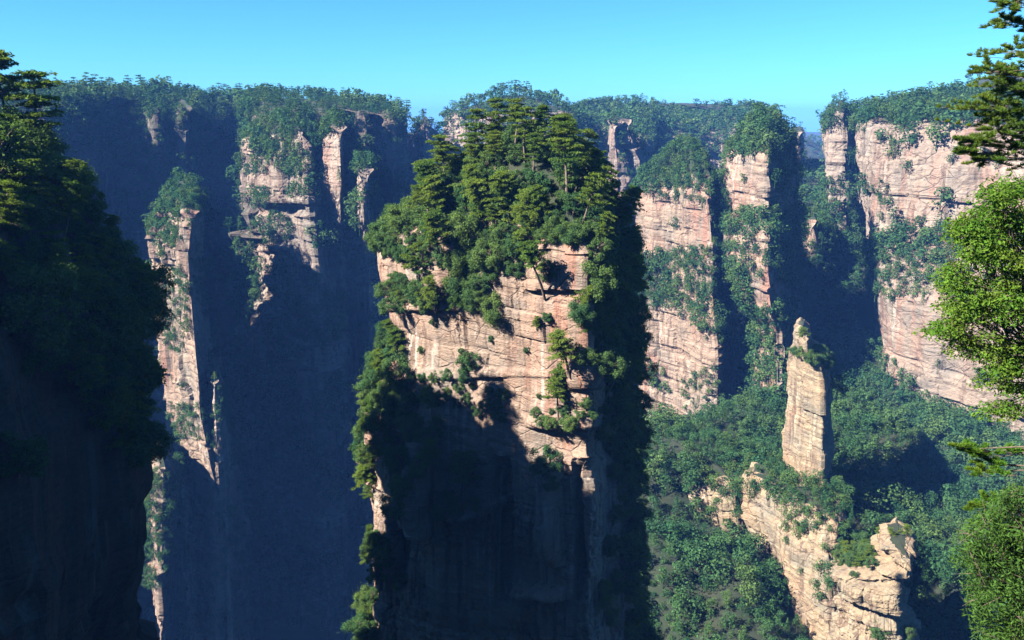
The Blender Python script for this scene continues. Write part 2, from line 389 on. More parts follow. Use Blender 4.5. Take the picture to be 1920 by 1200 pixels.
# central pillar
rock('rock_pillar', [(455, 770, 1165), (480, 735, 1180), (520, 716, 1182), (600, 722, 1182), (700, 745, 1180), (760, 738, 1185), (850, 705, 1190), (885, 690, 1192), (960, 686, 1200), (1100, 684, 1205), (1400, 680, 1215)],
     [(715, 131), (718, 126), (740, 122), (800, 117), (850, 114.5), (878, 113.5), (905, 111.5), (1000, 106.5), (1100, 102), (1112, 103), (1126, 112), (1165, 123), (1192, 130), (1182, 138), (1080, 142), (900, 143), (800, 139), (730, 135)],
     M_rock_near, deep=2.0, ds=.25, big=.75, med=.38, small=.15, flute=.8, dome=10, rim=1.5, zbot=ZB, seed=5, beds=(10, 3.8, 1.1),
     feats=[(1040, 550, 55, 7, -.9), (1060, 790, 80, 14, 1.0), (1060, 830, 80, 26, -.6), (878, 510, 24, 50, -1.8), (800, 575, 70, 8, .8), (860, 700, 90, 10, .6), (1095, 700, 28, 30, 1.4), (1035, 960, 16, 110, 1.6), (930, 1010, 20, 150, -1.6), (800, 900, 24, 120, 1.8), (745, 960, 16, 150, -1.5), (1000, 1120, 60, 10, 1.2), (880, 960, 50, 9, 1.3), (1090, 1000, 20, 140, -1.4), (950, 700, 120, 8, .35)],
     label='tall pink sandstone pillar in the centre crowned with pines', category=RP, cap_noise=1.2)
# left mesa with its buttresses
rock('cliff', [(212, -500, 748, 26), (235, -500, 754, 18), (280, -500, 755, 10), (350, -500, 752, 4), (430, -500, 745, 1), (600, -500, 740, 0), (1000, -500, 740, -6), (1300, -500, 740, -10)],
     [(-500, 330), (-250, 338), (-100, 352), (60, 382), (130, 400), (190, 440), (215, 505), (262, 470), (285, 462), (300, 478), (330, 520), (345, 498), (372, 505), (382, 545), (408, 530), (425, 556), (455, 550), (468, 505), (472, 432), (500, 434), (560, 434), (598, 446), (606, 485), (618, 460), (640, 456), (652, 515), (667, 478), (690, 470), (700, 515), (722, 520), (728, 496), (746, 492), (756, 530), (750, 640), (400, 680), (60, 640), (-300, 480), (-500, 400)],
     M_rock_shade, deep=.8, deep_at=45, ds=1.25, big=3.5, med=1.6, small=.6, flute=9, dome=10, rim=5, zbot=ZB, seed=13, beds=(18, 6, 2.4), scale=2.2, cap_noise=5,
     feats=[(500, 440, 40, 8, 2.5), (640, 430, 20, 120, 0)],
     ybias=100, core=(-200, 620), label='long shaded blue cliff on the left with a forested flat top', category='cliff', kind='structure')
rock('cliff', [(556, -1500, -180, 6), (600, -1500, -170), (900, -1500, -170), (1300, -1500, -170)],  # unseen block, added to throw shade on the foot of the leaning pillar
     [(-1500, 238), (-560, 244), (-300, 284), (-180, 328), (-400, 362), (-1500, 352)],
     M_rock_mid, ds=4, big=2.5, med=1.1, small=.4, flute=4, dome=8, rim=4, zbot=ZB, seed=14, beds=(13, 4.5, 2), scale=2, cap_noise=4,
     label='lower cliff step continuing the left side out of view', category='cliff', kind='structure')
# small buttress tops standing in front of the left mesa
rock('rock_buttress', [(250, 466, 580, 0), (290, 462, 596), (360, 464, 598), (420, 470, 602), (470, 478, 608), (560, 474, 622), (700, 466, 630), (1250, 455, 640)],
     [(468, 442), (472, 426), (530, 406), (552, 408), (560, 400), (592, 390), (606, 430), (600, 480), (470, 480)],
     M_rock_far, deep=1.8, deep_at=66, ds=.95, big=3, med=1.2, small=.45, flute=2.5, dome=8, rim=6, zbot=ZB, seed=21, beds=(15, 5, 2), scale=2, cap_noise=3,
     feats=[(530, 375, 60, 8, 3), (520, 395, 60, 9, -3), (505, 465, 40, 8, 3)],
     label='sunlit square buttress standing out from the left cliff, ledges full of shrubs', category='rock buttress')
rock('rock_buttress', [(236, 614, 640), (262, 600, 644), (300, 594, 646), (350, 598, 646), (400, 608, 644, 8), (500, 606, 646, 30), (600, 606, 648, 40), (1200, 606, 650, 40)],
     [(597, 404), (602, 394), (620, 388), (636, 378), (643, 388), (642, 420), (604, 424)],
     M_rock_far, ds=.95, big=1.0, med=.6, small=.4, flute=1, dome=3, rim=3, zbot=ZB, seed=22, beds=(12, 4, 2), scale=2, cap_noise=1,
     label='narrow sunlit fin of rock right of the square buttress', category='rock buttress')
rock('rock_buttress', [(322, 672, 690), (350, 668, 691), (420, 670, 692, 4), (440, 672, 696, 14), (520, 670, 700, 60), (1200, 668, 700, 75)],
     [(667, 368), (674, 360), (686, 355), (691, 366), (690, 470), (668, 470)],
     M_rock_far, ds=.95, big=1.2, med=.8, small=.4, flute=1.5, dome=3, rim=2, zbot=ZB, seed=23, beds=(12, 4, 2), scale=2, cap_noise=1,
     label='slender sunlit spur with a tuft of trees beside the gap left of the central pillar', category='rock buttress')
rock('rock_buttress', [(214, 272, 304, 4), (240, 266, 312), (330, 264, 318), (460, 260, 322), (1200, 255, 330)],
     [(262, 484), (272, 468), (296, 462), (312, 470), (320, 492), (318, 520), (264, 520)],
     M_rock_shade, ds=1.1, big=3, med=1.2, small=.5, flute=4, dome=5, rim=5, zbot=ZB, seed=24, beds=(15, 5, 2), scale=2, cap_noise=3,
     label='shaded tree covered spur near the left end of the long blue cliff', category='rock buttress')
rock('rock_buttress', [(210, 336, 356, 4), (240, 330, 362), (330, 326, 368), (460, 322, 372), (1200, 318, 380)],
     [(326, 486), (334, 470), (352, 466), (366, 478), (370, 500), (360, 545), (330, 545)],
     M_rock_shade, ds=1.1, big=3, med=1.2, small=.5, flute=4, dome=6, rim=5, zbot=ZB, seed=25, beds=(15, 5, 2), scale=2, cap_noise=3,
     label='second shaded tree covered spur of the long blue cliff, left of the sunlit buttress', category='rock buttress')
# left-middle pillar
rock('rock_pillar', [(392, 312, 372), (430, 303, 374), (475, 280, 376), (520, 284, 378), (600, 290, 384), (700, 304, 392), (780, 312, 396), (880, 320, 420), (950, 338, 440), (1050, 352, 452), (1250, 358, 465)],
     [(274, 352), (277, 342), (330, 322), (374, 306), (386, 345), (400, 375), (380, 400), (280, 395)],
     M_rock_mid, ds=.8, big=2.6, med=1.1, small=.4, flute=3, dome=6, rim=3, zbot=ZB, seed=31, beds=(13, 4.5, 1.6), scale=1.6, cap_noise=2,
     label='leaning half sunlit pillar beside the dark foreground cliff', category=RP)
rock('rock_pillar', [(885, 288, 318), (930, 272, 330), (1010, 262, 330), (1090, 280, 318), (1130, 292, 312), (1250, 296, 315)],
     [(262, 312), (270, 300), (300, 292), (320, 296), (330, 312), (310, 330), (270, 330)],
     M_rock_mid, ds=.8, big=1.8, med=.8, small=.3, flute=2, dome=3, rim=2, zbot=ZB, seed=33, beds=(10, 4, 1.6), scale=1.6, cap_noise=1,
     label='bush covered low spur at the foot of the leaning pillar', category=RP)
rock('rock_pillar', [(715, 398, 406), (760, 393, 416), (830, 390, 428), (900, 392, 436), (1250, 390, 440)],
     [(392, 318), (404, 310), (420, 312), (430, 326), (425, 345), (395, 345)],
     M_rock_mid, ds=.8, big=1.4, med=.8, small=.3, flute=1.5, dome=2, rim=2, zbot=ZB, seed=32, beds=(10, 4, 1.6), scale=1.6, cap_noise=1,
     label='small low pinnacle just right of the leaning pillar', category=RP)
# foreground cliff on the left, wall turned away from the sun
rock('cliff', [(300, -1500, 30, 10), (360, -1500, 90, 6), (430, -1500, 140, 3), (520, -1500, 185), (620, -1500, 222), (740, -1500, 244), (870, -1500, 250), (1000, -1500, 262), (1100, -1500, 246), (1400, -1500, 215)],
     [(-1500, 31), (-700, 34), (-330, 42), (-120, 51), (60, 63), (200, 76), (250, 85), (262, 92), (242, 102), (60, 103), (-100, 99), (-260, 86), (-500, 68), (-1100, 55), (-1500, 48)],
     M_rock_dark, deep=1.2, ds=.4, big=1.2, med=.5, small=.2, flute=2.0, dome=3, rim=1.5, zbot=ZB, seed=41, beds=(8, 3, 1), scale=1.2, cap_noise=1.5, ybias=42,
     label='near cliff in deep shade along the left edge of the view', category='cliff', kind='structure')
# far centre mesa and pinnacles
rock('cliff', [(215, 832, 1090, 20), (260, 828, 1095, 6), (330, 825, 1100), (600, 820, 1110)],
     [(830, 640), (850, 615), (900, 600), (960, 610), (1000, 590), (1060, 592), (1090, 640), (1085, 720), (840, 720)],
     M_rock_far, ds=1.8, big=4, med=1.5, small=.6, flute=8, dome=14, rim=6, zbot=ZB, seed=51, beds=(20, 7, 3), scale=3, cap_noise=5,
     core=(0, 700), label='far cliff with a wooded top rising behind the central pillar', category='cliff', kind='structure')
rock('rock_pillar', [(232, 782, 818), (262, 778, 826), (330, 775, 830), (700, 770, 835)],
     [(778, 590), (790, 572), (812, 574), (826, 600), (820, 630), (780, 630)],
     M_rock_far, ds=1.6, big=3, med=1.5, small=.6, flute=3, dome=4, rim=4, zbot=ZB, seed=52, beds=(16, 6, 3), scale=2.5,
     label='far blue pinnacle in the gap left of the central pillar, the taller of two', category=RP)
rock('rock_pillar', [(256, 762, 776), (300, 757, 780), (420, 754, 786), (700, 752, 790)],
     [(756, 640), (764, 626), (774, 628), (781, 646), (778, 670), (757, 670)],
     M_rock_far, ds=1.6, big=2, med=1.2, small=.6, flute=2, dome=2, rim=3, zbot=ZB, seed=53, beds=(16, 6, 3), scale=2.5,
     label='thin blue pinnacle at the edge of the left cliff, the lower of two', category=RP)
# far long mesa
rock('cliff', [(214, 1065, 1446, 150), (240, 1065, 1450, 60), (262, 1065, 1452, 20), (330, 1065, 1455, 0), (600, 1060, 1460)],
     [(1068, 700), (1084, 640), (1112, 634), (1122, 668), (1142, 640), (1160, 625), (1190, 640), (1205, 622), (1222, 640), (1240, 690), (1300, 720), (1360, 730), (1380, 700), (1440, 700), (1452, 760), (1440, 950), (1080, 950)],
     M_rock_far, ds=1.9, big=5, med=2, small=.8, flute=8, dome=12, rim=4, zbot=ZB, seed=61, beds=(22, 8, 3), scale=3, cap_noise=4,
     core=(150, 900), label='far long tableland with a level wooded skyline right of centre', category='cliff', kind='structure')
rock('rock_buttress', [(262, 1087, 1110), (300, 1085, 1112), (600, 1080, 1118)], [(1085, 610), (1092, 598), (1106, 600), (1113, 615), (1110, 650), (1087, 650)],
     M_rock_far, ds=1.6, big=2, med=1.2, small=.5, flute=2, dome=3, rim=3, zbot=ZB, seed=62, beds=(16, 6, 3), scale=2.5, label='far sunlit stub of rock just right of the central crown', category='rock buttress')
rock('rock_buttress', [(236, 1150, 1166), (262, 1144, 1180), (300, 1140, 1215), (390, 1138, 1222), (600, 1140, 1230)],
     [(1138, 590), (1150, 572), (1176, 576), (1186, 586), (1206, 572), (1222, 590), (1218, 640), (1142, 640)],
     M_rock_far, ds=1.5, big=4, med=1.6, small=.7, flute=4, dome=5, rim=14, zbot=ZB, seed=63, beds=(16, 6, 3), scale=2.5, label='far jagged pale buttress below the long tableland', category='rock buttress')
# right-centre pillars
rock('rock_pillar', [(345, 1206, 1340, 8), (375, 1200, 1352), (440, 1197, 1358), (500, 1190, 1360), (600, 1176, 1364), (640, 1172, 1372), (780, 1170, 1372), (850, 1178, 1372), (1250, 1180, 1372)],
     [(1172, 440), (1176, 424), (1250, 403), (1344, 372), (1352, 388), (1372, 430), (1365, 460), (1190, 465)],
     M_rock_mid, ds=.85, big=2.4, med=1.1, small=.4, flute=3, dome=17, rim=3, zbot=ZB, seed=71, beds=(14, 5, 1.8), scale=1.8, cap_noise=3,
     label='broad pink pillar right of the central one with a rounded green cap', category=RP)
rock('rock_pillar', [(272, 1382, 1478), (290, 1366, 1484), (340, 1358, 1492), (405, 1362, 1490), (420, 1352, 1492, -6), (470, 1358, 1492, -9), (482, 1356, 1492, -14), (560, 1386, 1494, -14), (600, 1410, 1496, -10), (1250, 1420, 1498, -10)],
     [(1358, 400), (1362, 384), (1400, 368), (1440, 352), (1452, 364), (1478, 388), (1492, 408), (1485, 430), (1370, 425)],
     M_rock_mid, ds=.9, big=2.6, med=1.2, small=.45, flute=2.5, dome=13, rim=3, zbot=ZB, seed=72, beds=(16, 5, 1.8), scale=2, cap_noise=3,
     ybias=14, label='square topped pillar with a sharp sunlit corner, right of the broad pink one', category=RP)
rock('rock_pillar', [(246, 1492, 1504), (270, 1489, 1508), (600, 1485, 1515)], [(1489, 690), (1494, 676), (1504, 678), (1509, 695), (1505, 720), (1490, 720)],
     M_rock_far, ds=1.8, big=2, med=1.2, small=.6, flute=2, dome=3, rim=2, zbot=ZB, seed=73, beds=(16, 6, 3), scale=2.5, label='small far pinnacle beside the V shaped gap', category=RP)
rock('rock_pillar', [(420, 1514, 1532), (450, 1508, 1552), (520, 1500, 1560), (600, 1496, 1562), (900, 1490, 1570)], [(1500, 480), (1508, 462), (1545, 462), (1560, 478), (1562, 510), (1502, 510)],
     M_rock_mid, ds=1.2, big=2, med=1.2, small=.5, flute=3, dome=3, rim=3, zbot=ZB, seed=74, beds=(16, 6, 2), scale=2, label='shaded bluff with a tiny sunlit knob at the foot of the square topped pillar', category=RP)
# right cliff
rock('cliff', [(232, 1546, 2700, 70), (250, 1542, 2700, 62), (330, 1544, 2700, 56), (400, 1556, 2700, 52), (455, 1560, 2700, 48), (480, 1566, 2700, 34), (545, 1570, 2700, 6), (565, 1572, 2700, 0), (700, 1580, 2700, -5), (1250, 1580, 2700, -12)],
     [(1546, 600), (1552, 566), (1580, 552), (1600, 556), (1610, 450), (1618, 372), (1650, 358), (1676, 351), (1690, 349), (1708, 340), (1740, 335), (1768, 331), (1800, 324), (1870, 318), (1900, 308), (2000, 300), (2300, 275), (2700, 255), (2700, 500), (1640, 660), (1560, 660)],
     M_rock_far, ds=1.0, big=1.8, med=1.1, small=.6, flute=1.8, dome=14, rim=5, zbot=ZB, seed=81, beds=(16, 5, 1.9), scale=2.0, cap_noise=4,
     ybias=85, core=(285, 560), label='high banded cliff wall along the right with a wooded rim', category='cliff', kind='structure')
rock('rock_pillar', [(214, 1554, 1596), (250, 1546, 1606), (330, 1544, 1606), (450, 1560, 1606), (700, 1560, 1606)], [(1546, 530), (1556, 514), (1590, 506), (1604, 520), (1606, 550), (1550, 550)],
     M_rock_far, ds=1.1, big=2.2, med=1.2, small=.5, flute=2.5, dome=8, rim=3, zbot=ZB, seed=82, beds=(14, 5, 1.9), scale=2, label='wooded rounded tower at the left end of the right cliff', category=RP)
# slot pillar
rock('rock_pillar', [(618, 1492, 1514), (640, 1491, 1517), (660, 1488, 1522), (668, 1483, 1546), (700, 1480, 1552), (800, 1473, 1556), (890, 1469, 1558), (960, 1465, 1562), (1250, 1450, 1580)],
     [(1469, 276), (1471, 270), (1500, 262), (1548, 252), (1558, 262), (1558, 285), (1475, 285)],
     M_rock_tan, ds=.5, big=.9, med=.5, small=.25, flute=.8, dome=.6, rim=1.5, zbot=ZB, seed=91, beds=(9, 3.2, 1.2), scale=.8, cap_noise=.5,
     ybias=12, label='slim pale rectangular pillar standing alone in the forest', category=RP)
# ridge fin with pale crags under the slim pillar
rock('cliff', [(922, 1380, 1588, 4), (945, 1378, 1588, 2), (980, 1385, 1586, 0), (1100, 1430, 1590, -6), (1250, 1470, 1600, -12)],
     [(1376, 250), (1392, 241), (1410, 238), (1450, 230), (1490, 219), (1540, 212), (1570, 212), (1588, 222), (1590, 236), (1500, 240), (1400, 256)],
     M_rock_tan, ds=.55, big=1.8, med=.9, small=.35, flute=2.5, dome=1.5, rim=3, zbot=ZB, seed=93, beds=(10, 3.5, 1.3), scale=1.3, cap_noise=2,
     ybias=22, label='pale broken crag running down from the slim pillar', category='cliff', kind='structure')
rock('cliff', [(893, 1184, 1390, 6), (915, 1200, 1392), (960, 1230, 1396), (1250, 1250, 1400)],
     [(1186, 268), (1200, 258), (1280, 252), (1340, 248), (1385, 246), (1392, 262), (1380, 290), (1200, 300)],
     M_rock_tan, ds=.6, big=1.5, med=.8, small=.3, flute=2, dome=4, rim=3, zbot=ZB, seed=94, beds=(9, 3, 1.2), scale=1.3, cap_noise=2,
     ybias=12, label='low pale rock band crossing the forest below the broad pink pillar', category='cliff', kind='structure')
# round knob bottom right
rock('rock_pillar', [(1000, 1652, 1712, 1), (1006, 1640, 1724), (1016, 1642, 1722, .5), (1021, 1656, 1710, 2.5), (1030, 1622, 1716, .5), (1036, 1618, 1712, .5), (1041, 1630, 1702, 2.5), (1048, 1600, 1708, .5), (1060, 1560, 1706), (1078, 1554, 1706, -.5), (1092, 1560, 1704), (1099, 1588, 1690, 3.5), (1110, 1578, 1688, 3), (1122, 1566, 1692, .5), (1130, 1576, 1698, 1.5), (1150, 1562, 1714, -.5), (1175, 1560, 1722, -1), (1183, 1570, 1714, .8), (1200, 1562, 1724, -1), (1300, 1556, 1734, -2)],
     [(1556, 208), (1560, 202), (1610, 196), (1660, 192), (1704, 190), (1722, 198), (1716, 212), (1640, 219), (1570, 216)],
     M_rock_tan, ds=.36, big=1.0, med=.9, small=.45, flute=1.0, dome=.3, rim=1.0, zbot=ZB, seed=97, beds=(5, 1.8, .8), scale=.9, cap_noise=.5,
     feats=[(1660, 1096, 60, 8, -2.2), (1670, 1036, 50, 6, -1.2), (1620, 1074, 60, 12, .8)],
     ybias=16, label='layered grey rock knob bottom right with small pines on its ledge', category=RP)
# distant blue hills
def hill(pts, Y, thick, seed, label):
    xs = np.linspace(pts[0][0], pts[-1][0], 90); ys = np.interp(xs, [p[0] for p in pts], [p[1] for p in pts])
    V = []; rows_ = 14
    for r in range(rows_):
        t = r / (rows_ - 1) * 2 - 1
        for x, y in zip(xs, ys):
            zt = z_at(y, Y); Yy = Y + t * thick; h = 1 - abs(t) ** 1.5
            z = -250 + (zt + 250) * h
            X = px_x(x, Y, zt); V.append((X, Yy, z + 14 * float(vnoise(np.array(X * .01), np.array(Yy * .01), np.array(0.), seed)) * h))
    n_ = len(xs); Q = [(r * n_ + c, r * n_ + c + 1, (r + 1) * n_ + c + 1, (r + 1) * n_ + c) for r in range(rows_ - 1) for c in range(n_ - 1)]
    o = link('hill', mesh_from('hill', np.array(V), np.array(Q), M_soil, True), None, kind='structure', label=label, category='hill')
    ROCK[o.name] = o
hill([(1380, 300), (1460, 232), (1490, 238), (1540, 270), (1640, 330)], 1500, 300, 5, 'hazy blue hill seen through the V shaped gap')
hill([(1640, 260), (1740, 215), (1800, 172), (1850, 156), (1930, 150), (2100, 160)], 900, 150, 6, 'blue wooded hill rising behind the right cliff rim')
# the plateau the photographer stands on, with a spur to the right carrying the near trees
def viewer_rock():
    pl = [(-60, 1.2), (-20, 1.6), (-6, 1.5), (6, 1.4), (11, 4), (14.5, 10), (16.5, 20), (19, 30), (26, 33), (60, 25), (90, -40), (-90, -40)]
    p = chaikin(pl, 2); n_ = len(p); V = []; lv = [-1.75, -2.4, -5, -9, -14, -22, -40, -80, -150, -330]
    for k, z in enumerate(lv):
        for q in range(n_):
            j = 1.0 * float(vnoise(np.array(p[q, 0] * .3), np.array(p[q, 1] * .3), np.array(z * .2), 4)) if k else 0
            rise = 0
            V.append((p[q, 0] + .3 * j, p[q, 1] + (j - 1.0) * .3 * (k > 0) , z + rise))
    Q = [(k * n_ + q, (k + 1) * n_ + q, (k + 1) * n_ + (q + 1) % n_, k * n_ + (q + 1) % n_) for k in range(len(lv) - 1) for q in range(n_)]
    me = bpy.data.meshes.new('plateau'); me.from_pydata(V, [], [tuple(x) for x in Q] + [tuple(range(n_))]); me.materials.append(M_rock_near)
    o = link('plateau', me, None, kind='structure', label='plateau edge under the viewpoint'); ROCK[o.name] = o
viewer_rock()

# ------------------------------------------------------------------ plant shapes
def quads_at(C, Nn, size, rg, aspect=.7, jitter=.5, fold=0):
    """leaf clumps: centres C, facing Nn, random spin"""
    n = len(C)
    Nn = Nn + rg.normal(0, jitter, (n, 3)); Nn /= np.linalg.norm(Nn, axis=1)[:, None] + 1e-9
    r = rg.normal(0, 1, (n, 3)); t = np.cross(Nn, r); t /= np.linalg.norm(t, axis=1)[:, None] + 1e-9
    b = np.cross(Nn, t); s = size * rg.uniform(.6, 1.35, n)[:, None]
    t = t * s; b = b * s * aspect
    k = rg.uniform(.55, 1.0, (n, 4, 1))
    V = np.stack([C - t * k[:, 0], C - b * k[:, 1], C + t * k[:, 2], C + b * k[:, 3]], 1)
    if fold: V[:, 1] += Nn * s * fold; V[:, 3] += Nn * s * fold
    return V.reshape(-1, 3), np.arange(n * 4).reshape(-1, 4)
def tube(pts, rad, k=6):
    pts = np.array(pts, float); V = []; Q = []
    for i, p in enumerate(pts):
        d = pts[min(i + 1, len(pts) - 1)] - pts[max(i - 1, 0)]; d /= np.linalg.norm(d) + 1e-9
        a = np.cross(d, [0.3, 1, .1]); a /= np.linalg.norm(a) + 1e-9; b = np.cross(d, a)
        for q in range(k):
            t = 2 * math.pi * q / k; V.append(p + rad[i] * (math.cos(t) * a + math.sin(t) * b))
    for i in range(len(pts) - 1):
        for q in range(k): Q.append((i * k + q, i * k + (q + 1) % k, (i + 1) * k + (q + 1) % k, (i + 1) * k + q))
    return np.array(V), np.array(Q)
def merge(parts):
    V = []; Q = []; o = 0
    for v, q in parts: V.append(v); Q.append(q + o); o += len(v)
    return np.concatenate(V), np.concatenate(Q)
def lobe_points(c, r, n, rg, up=.25, squash=.8, lo=.55):
    d = rg.normal(0, 1, (n, 3)); d[:, 2] += up; d /= np.linalg.norm(d, axis=1)[:, None]
    rr = rg.uniform(lo ** 2, 1.1, n)[:, None] ** .5
    return c + d * rr * r * np.array([1, 1, squash]), d
def broad(seed, nl=16, per=190, size=.033, wide=.42, low=.12):
    """unit-height broadleaf: short trunk, limbs, many uneven leaf clumps"""
    rg = np.random.default_rng(seed); leaves = []; wood = []
    lean = rg.normal(0, .06, 2)
    top = np.array([lean[0], lean[1], .62]); wood.append(tube([(0, 0, -.12), (lean[0] * .4, lean[1] * .4, .25), top], [.028, .02, .009], 6))
    for k in range(nl):
        a = rg.uniform(0, 6.283); h = rg.uniform(low, .9); rad = wide * math.sqrt(max(.05, 1 - ((h - .48) / .56) ** 2)) * rg.uniform(.35, 1.0)
        c = np.array([math.cos(a) * rad + lean[0], math.sin(a) * rad + lean[1], h]); r = rg.uniform(.06, .16) * (wide / .42)
        p, d = lobe_points(np.zeros(3), r, int(per * (r / .12) ** 1.7), rg, lo=.3); p = p * (1 + .45 * rg.normal(0, 1, (len(p), 1)) * (rg.random((len(p), 1)) < .35)) * rg.uniform(.75, 1.35, 3) + c
        leaves.append(quads_at(p, d + [0, 0, .35], size, rg, .6, .7, .15))
        s0 = np.array([lean[0] * .5, lean[1] * .5, min(h * .6, .5)]); wood.append(tube([s0, (s0 + c) / 2 + [0, 0, .03], c], [.011, .007, .003], 4))
    return merge(leaves), merge(wood)
def pine(seed, tiers=9, per=48, size=.026, spread=.30, bare=.38, flat=1.0, lean=.05, onesided=0):
    """unit-height mountain pine: bare bent trunk, flat tiers of foliage pads"""
    rg = np.random.default_rng(seed); leaves = []; wood = []
    lx, ly = rg.normal(0, lean, 2)
    tr = lambda h: np.array([lx * h * h + .012 * math.sin(7 * h + seed), ly * h * h + .012 * math.cos(6 * h + seed), h])
    hs = np.linspace(-.08, .98, 9); wood.append(tube([tr(h) for h in hs], [.020 * (1.05 - .9 * max(h, 0)) + .002 for h in hs], 6))
    for k in range(tiers):
        h = bare + (1 - bare) * (k + rg.uniform(-.2, .2)) / tiers; h = min(h, .97)
        prof = spread * (1.0 - .72 * ((h - bare) / (1 - bare)) ** 1.6) * rg.uniform(.75, 1.15)
        nb = rg.integers(4, 7); a0 = rg.uniform(0, 6.28)
        for b in range(nb):
            a = a0 + b * 6.283 / nb + rg.normal(0, .25); L = prof * rg.uniform(.55, 1.1)
            if onesided: L *= (1 + onesided * math.cos(a))
            d = np.array([math.cos(a), math.sin(a), 0]); s0 = tr(h); e = s0 + d * L + [0, 0, L * rg.uniform(-.05, .22)]
            wood.append(tube([s0, (s0 + e) / 2 + [0, 0, .012], e], [.0065, .0045, .002], 4))
            npad = 3
            for q in range(npad):
                f = (q + 1) / npad; c = s0 + (e - s0) * f + rg.normal(0, .012, 3) + [0, 0, .012]
                r = (.022 + .036 * rg.uniform(.6, 1.2)) * (spread / .3) * (1.1 if q == npad - 1 else .85)
                m = int(per * rg.uniform(.7, 1.2)); ang = rg.uniform(0, 6.28, m); rr = r * np.sqrt(rg.uniform(0, 1, m))
                p = np.stack([c[0] + rr * np.cos(ang) * 1.25, c[1] + rr * np.sin(ang) * 1.25, c[2] + rg.normal(0, .007, m) * flat + .012 * (1 - (rr / r) ** 2)], 1)
                dd = np.stack([np.cos(ang) * .35, np.sin(ang) * .35, np.ones(m)], 1)
                leaves.append(quads_at(p, dd, size, rg, .38, .55, .2))
    # leader tuft
    p, d = lobe_points(tr(.97), .035, per, rg); leaves.append(quads_at(p, d + [0, 0, .5], size * .8, rg, .38, .5, .2))
    return merge(leaves), merge(wood)
def far_broad(seed, n=150, size=.085, nl=9, wide=.40, low=.15):
    rg = np.random.default_rng(seed); L = []
    for k in range(nl):
        a = rg.uniform(0, 6.283); h = rg.uniform(low, .86); rad = wide * math.sqrt(max(.05, 1 - ((h - .42) / .62) ** 2)) * rg.uniform(.2, .85)
        c = np.array([math.cos(a) * rad, math.sin(a) * rad, h]); r = rg.uniform(.14, .24)
        p, d = lobe_points(c, r, n // nl, rg, .35, .85, .8); L.append(quads_at(p, d + [0, 0, .3], size, rg, .75, .35))
    wv, wq = tube([(0, 0, -.15), (0, 0, .5)], [.02, .012], 4); L.append((wv, wq)); return merge(L)
def far_pine(seed, n=120, size=.06, spread=.26, bare=.45, tiers=6):
    rg = np.random.default_rng(seed); L = []; lx = rg.normal(0, .05)
    for k in range(tiers):
        h = bare + (1 - bare) * (k + rg.uniform(-.2, .2)) / tiers; pr = spread * (1.05 - .75 * ((h - bare) / (1 - bare)) ** 1.5)
        for b in range(3):
            a = rg.uniform(0, 6.283); c = np.array([math.cos(a) * pr * .55 + lx * h, math.sin(a) * pr * .55, h]); m = max(3, n // tiers // 3)
            an = rg.uniform(0, 6.283, m); r = pr * .55 * np.sqrt(rg.uniform(0, 1, m)); p = np.stack([c[0] + r * np.cos(an), c[1] + r * np.sin(an), c[2] + rg.normal(0, .012, m)], 1)
            L.append(quads_at(p, np.tile([0, 0, 1.], (m, 1)), size, rg, .55, .4))
    wv, wq = tube([(0, 0, -.15), (lx * .5, 0, .5), (lx, 0, .98)], [.018, .012, .004], 4); L.append((wv, wq)); return merge(L)
def far_fir(seed, n=140, size=.055):
    rg = np.random.default_rng(seed); h = rg.uniform(.08, 1, n) ** 1.1; a = rg.uniform(0, 6.283, n); r = .24 * (1.02 - h) * rg.uniform(.6, 1.05, n)
    p = np.stack([r * np.cos(a), r * np.sin(a), h], 1); d = np.stack([np.cos(a), np.sin(a), .6 + 0 * a], 1)
    wv, wq = tube([(0, 0, -.15), (0, 0, .95)], [.018, .004], 4); return merge([quads_at(p, d, size, rg, .6, .35), (wv, wq)])
LOD = [  # by distance: templates [broad..., pine..., fir]
    [far_broad(300 + k, 620, .043, 14) for k in range(6)] + [far_pine(320 + k, 420, .036, .27, .40, 8) for k in range(4)] + [far_fir(330, 500, .032)],
    [far_broad(340 + k, 300, .06, 11) for k in range(6)] + [far_pine(360 + k, 220, .05) for k in range(4)] + [far_fir(370, 250, .045)],
    [far_broad(380 + k, 150, .085, 9) for k in range(6)] + [far_pine(400 + k, 130, .065, .27, .45, 5) for k in range(4)] + [far_fir(410, 150, .06)]]

# ------------------------------------------------------------------ where plants stand
bpy.context.view_layer.update(); DG = bpy.context.evaluated_depsgraph_get()
rgp = np.random.default_rng(11)
def cast(o, d):
    ok, loc, nor, idx, ob, _ = sc.ray_cast(DG, o, d, distance=5000)
    return (loc, nor, ob.name) if ok else None
def inside(poly, x, y):
    c = False; n = len(poly); j = n - 1
    for i in range(n):
        xi, yi = poly[i]; xj, yj = poly[j]
        if (yi > y) != (yj > y) and x < (xj - xi) * (y - yi) / (yj - yi) + xi: c = not c
        j = i
    return c
class Grid:
    def __init__(s): s.d = {}
    def free(s, p, r):
        k = (int(p[0] // r), int(p[1] // r), int(p[2] // r))
        for a in (-1, 0, 1):
            for b in (-1, 0, 1):
                for c in (-1, 0, 1):
                    for q in s.d.get((k[0] + a, k[1] + b, k[2] + c), ()):
                        if (q - p).length_squared < r * r: return False
        s.d.setdefault(k, []).append(p.copy()); return True
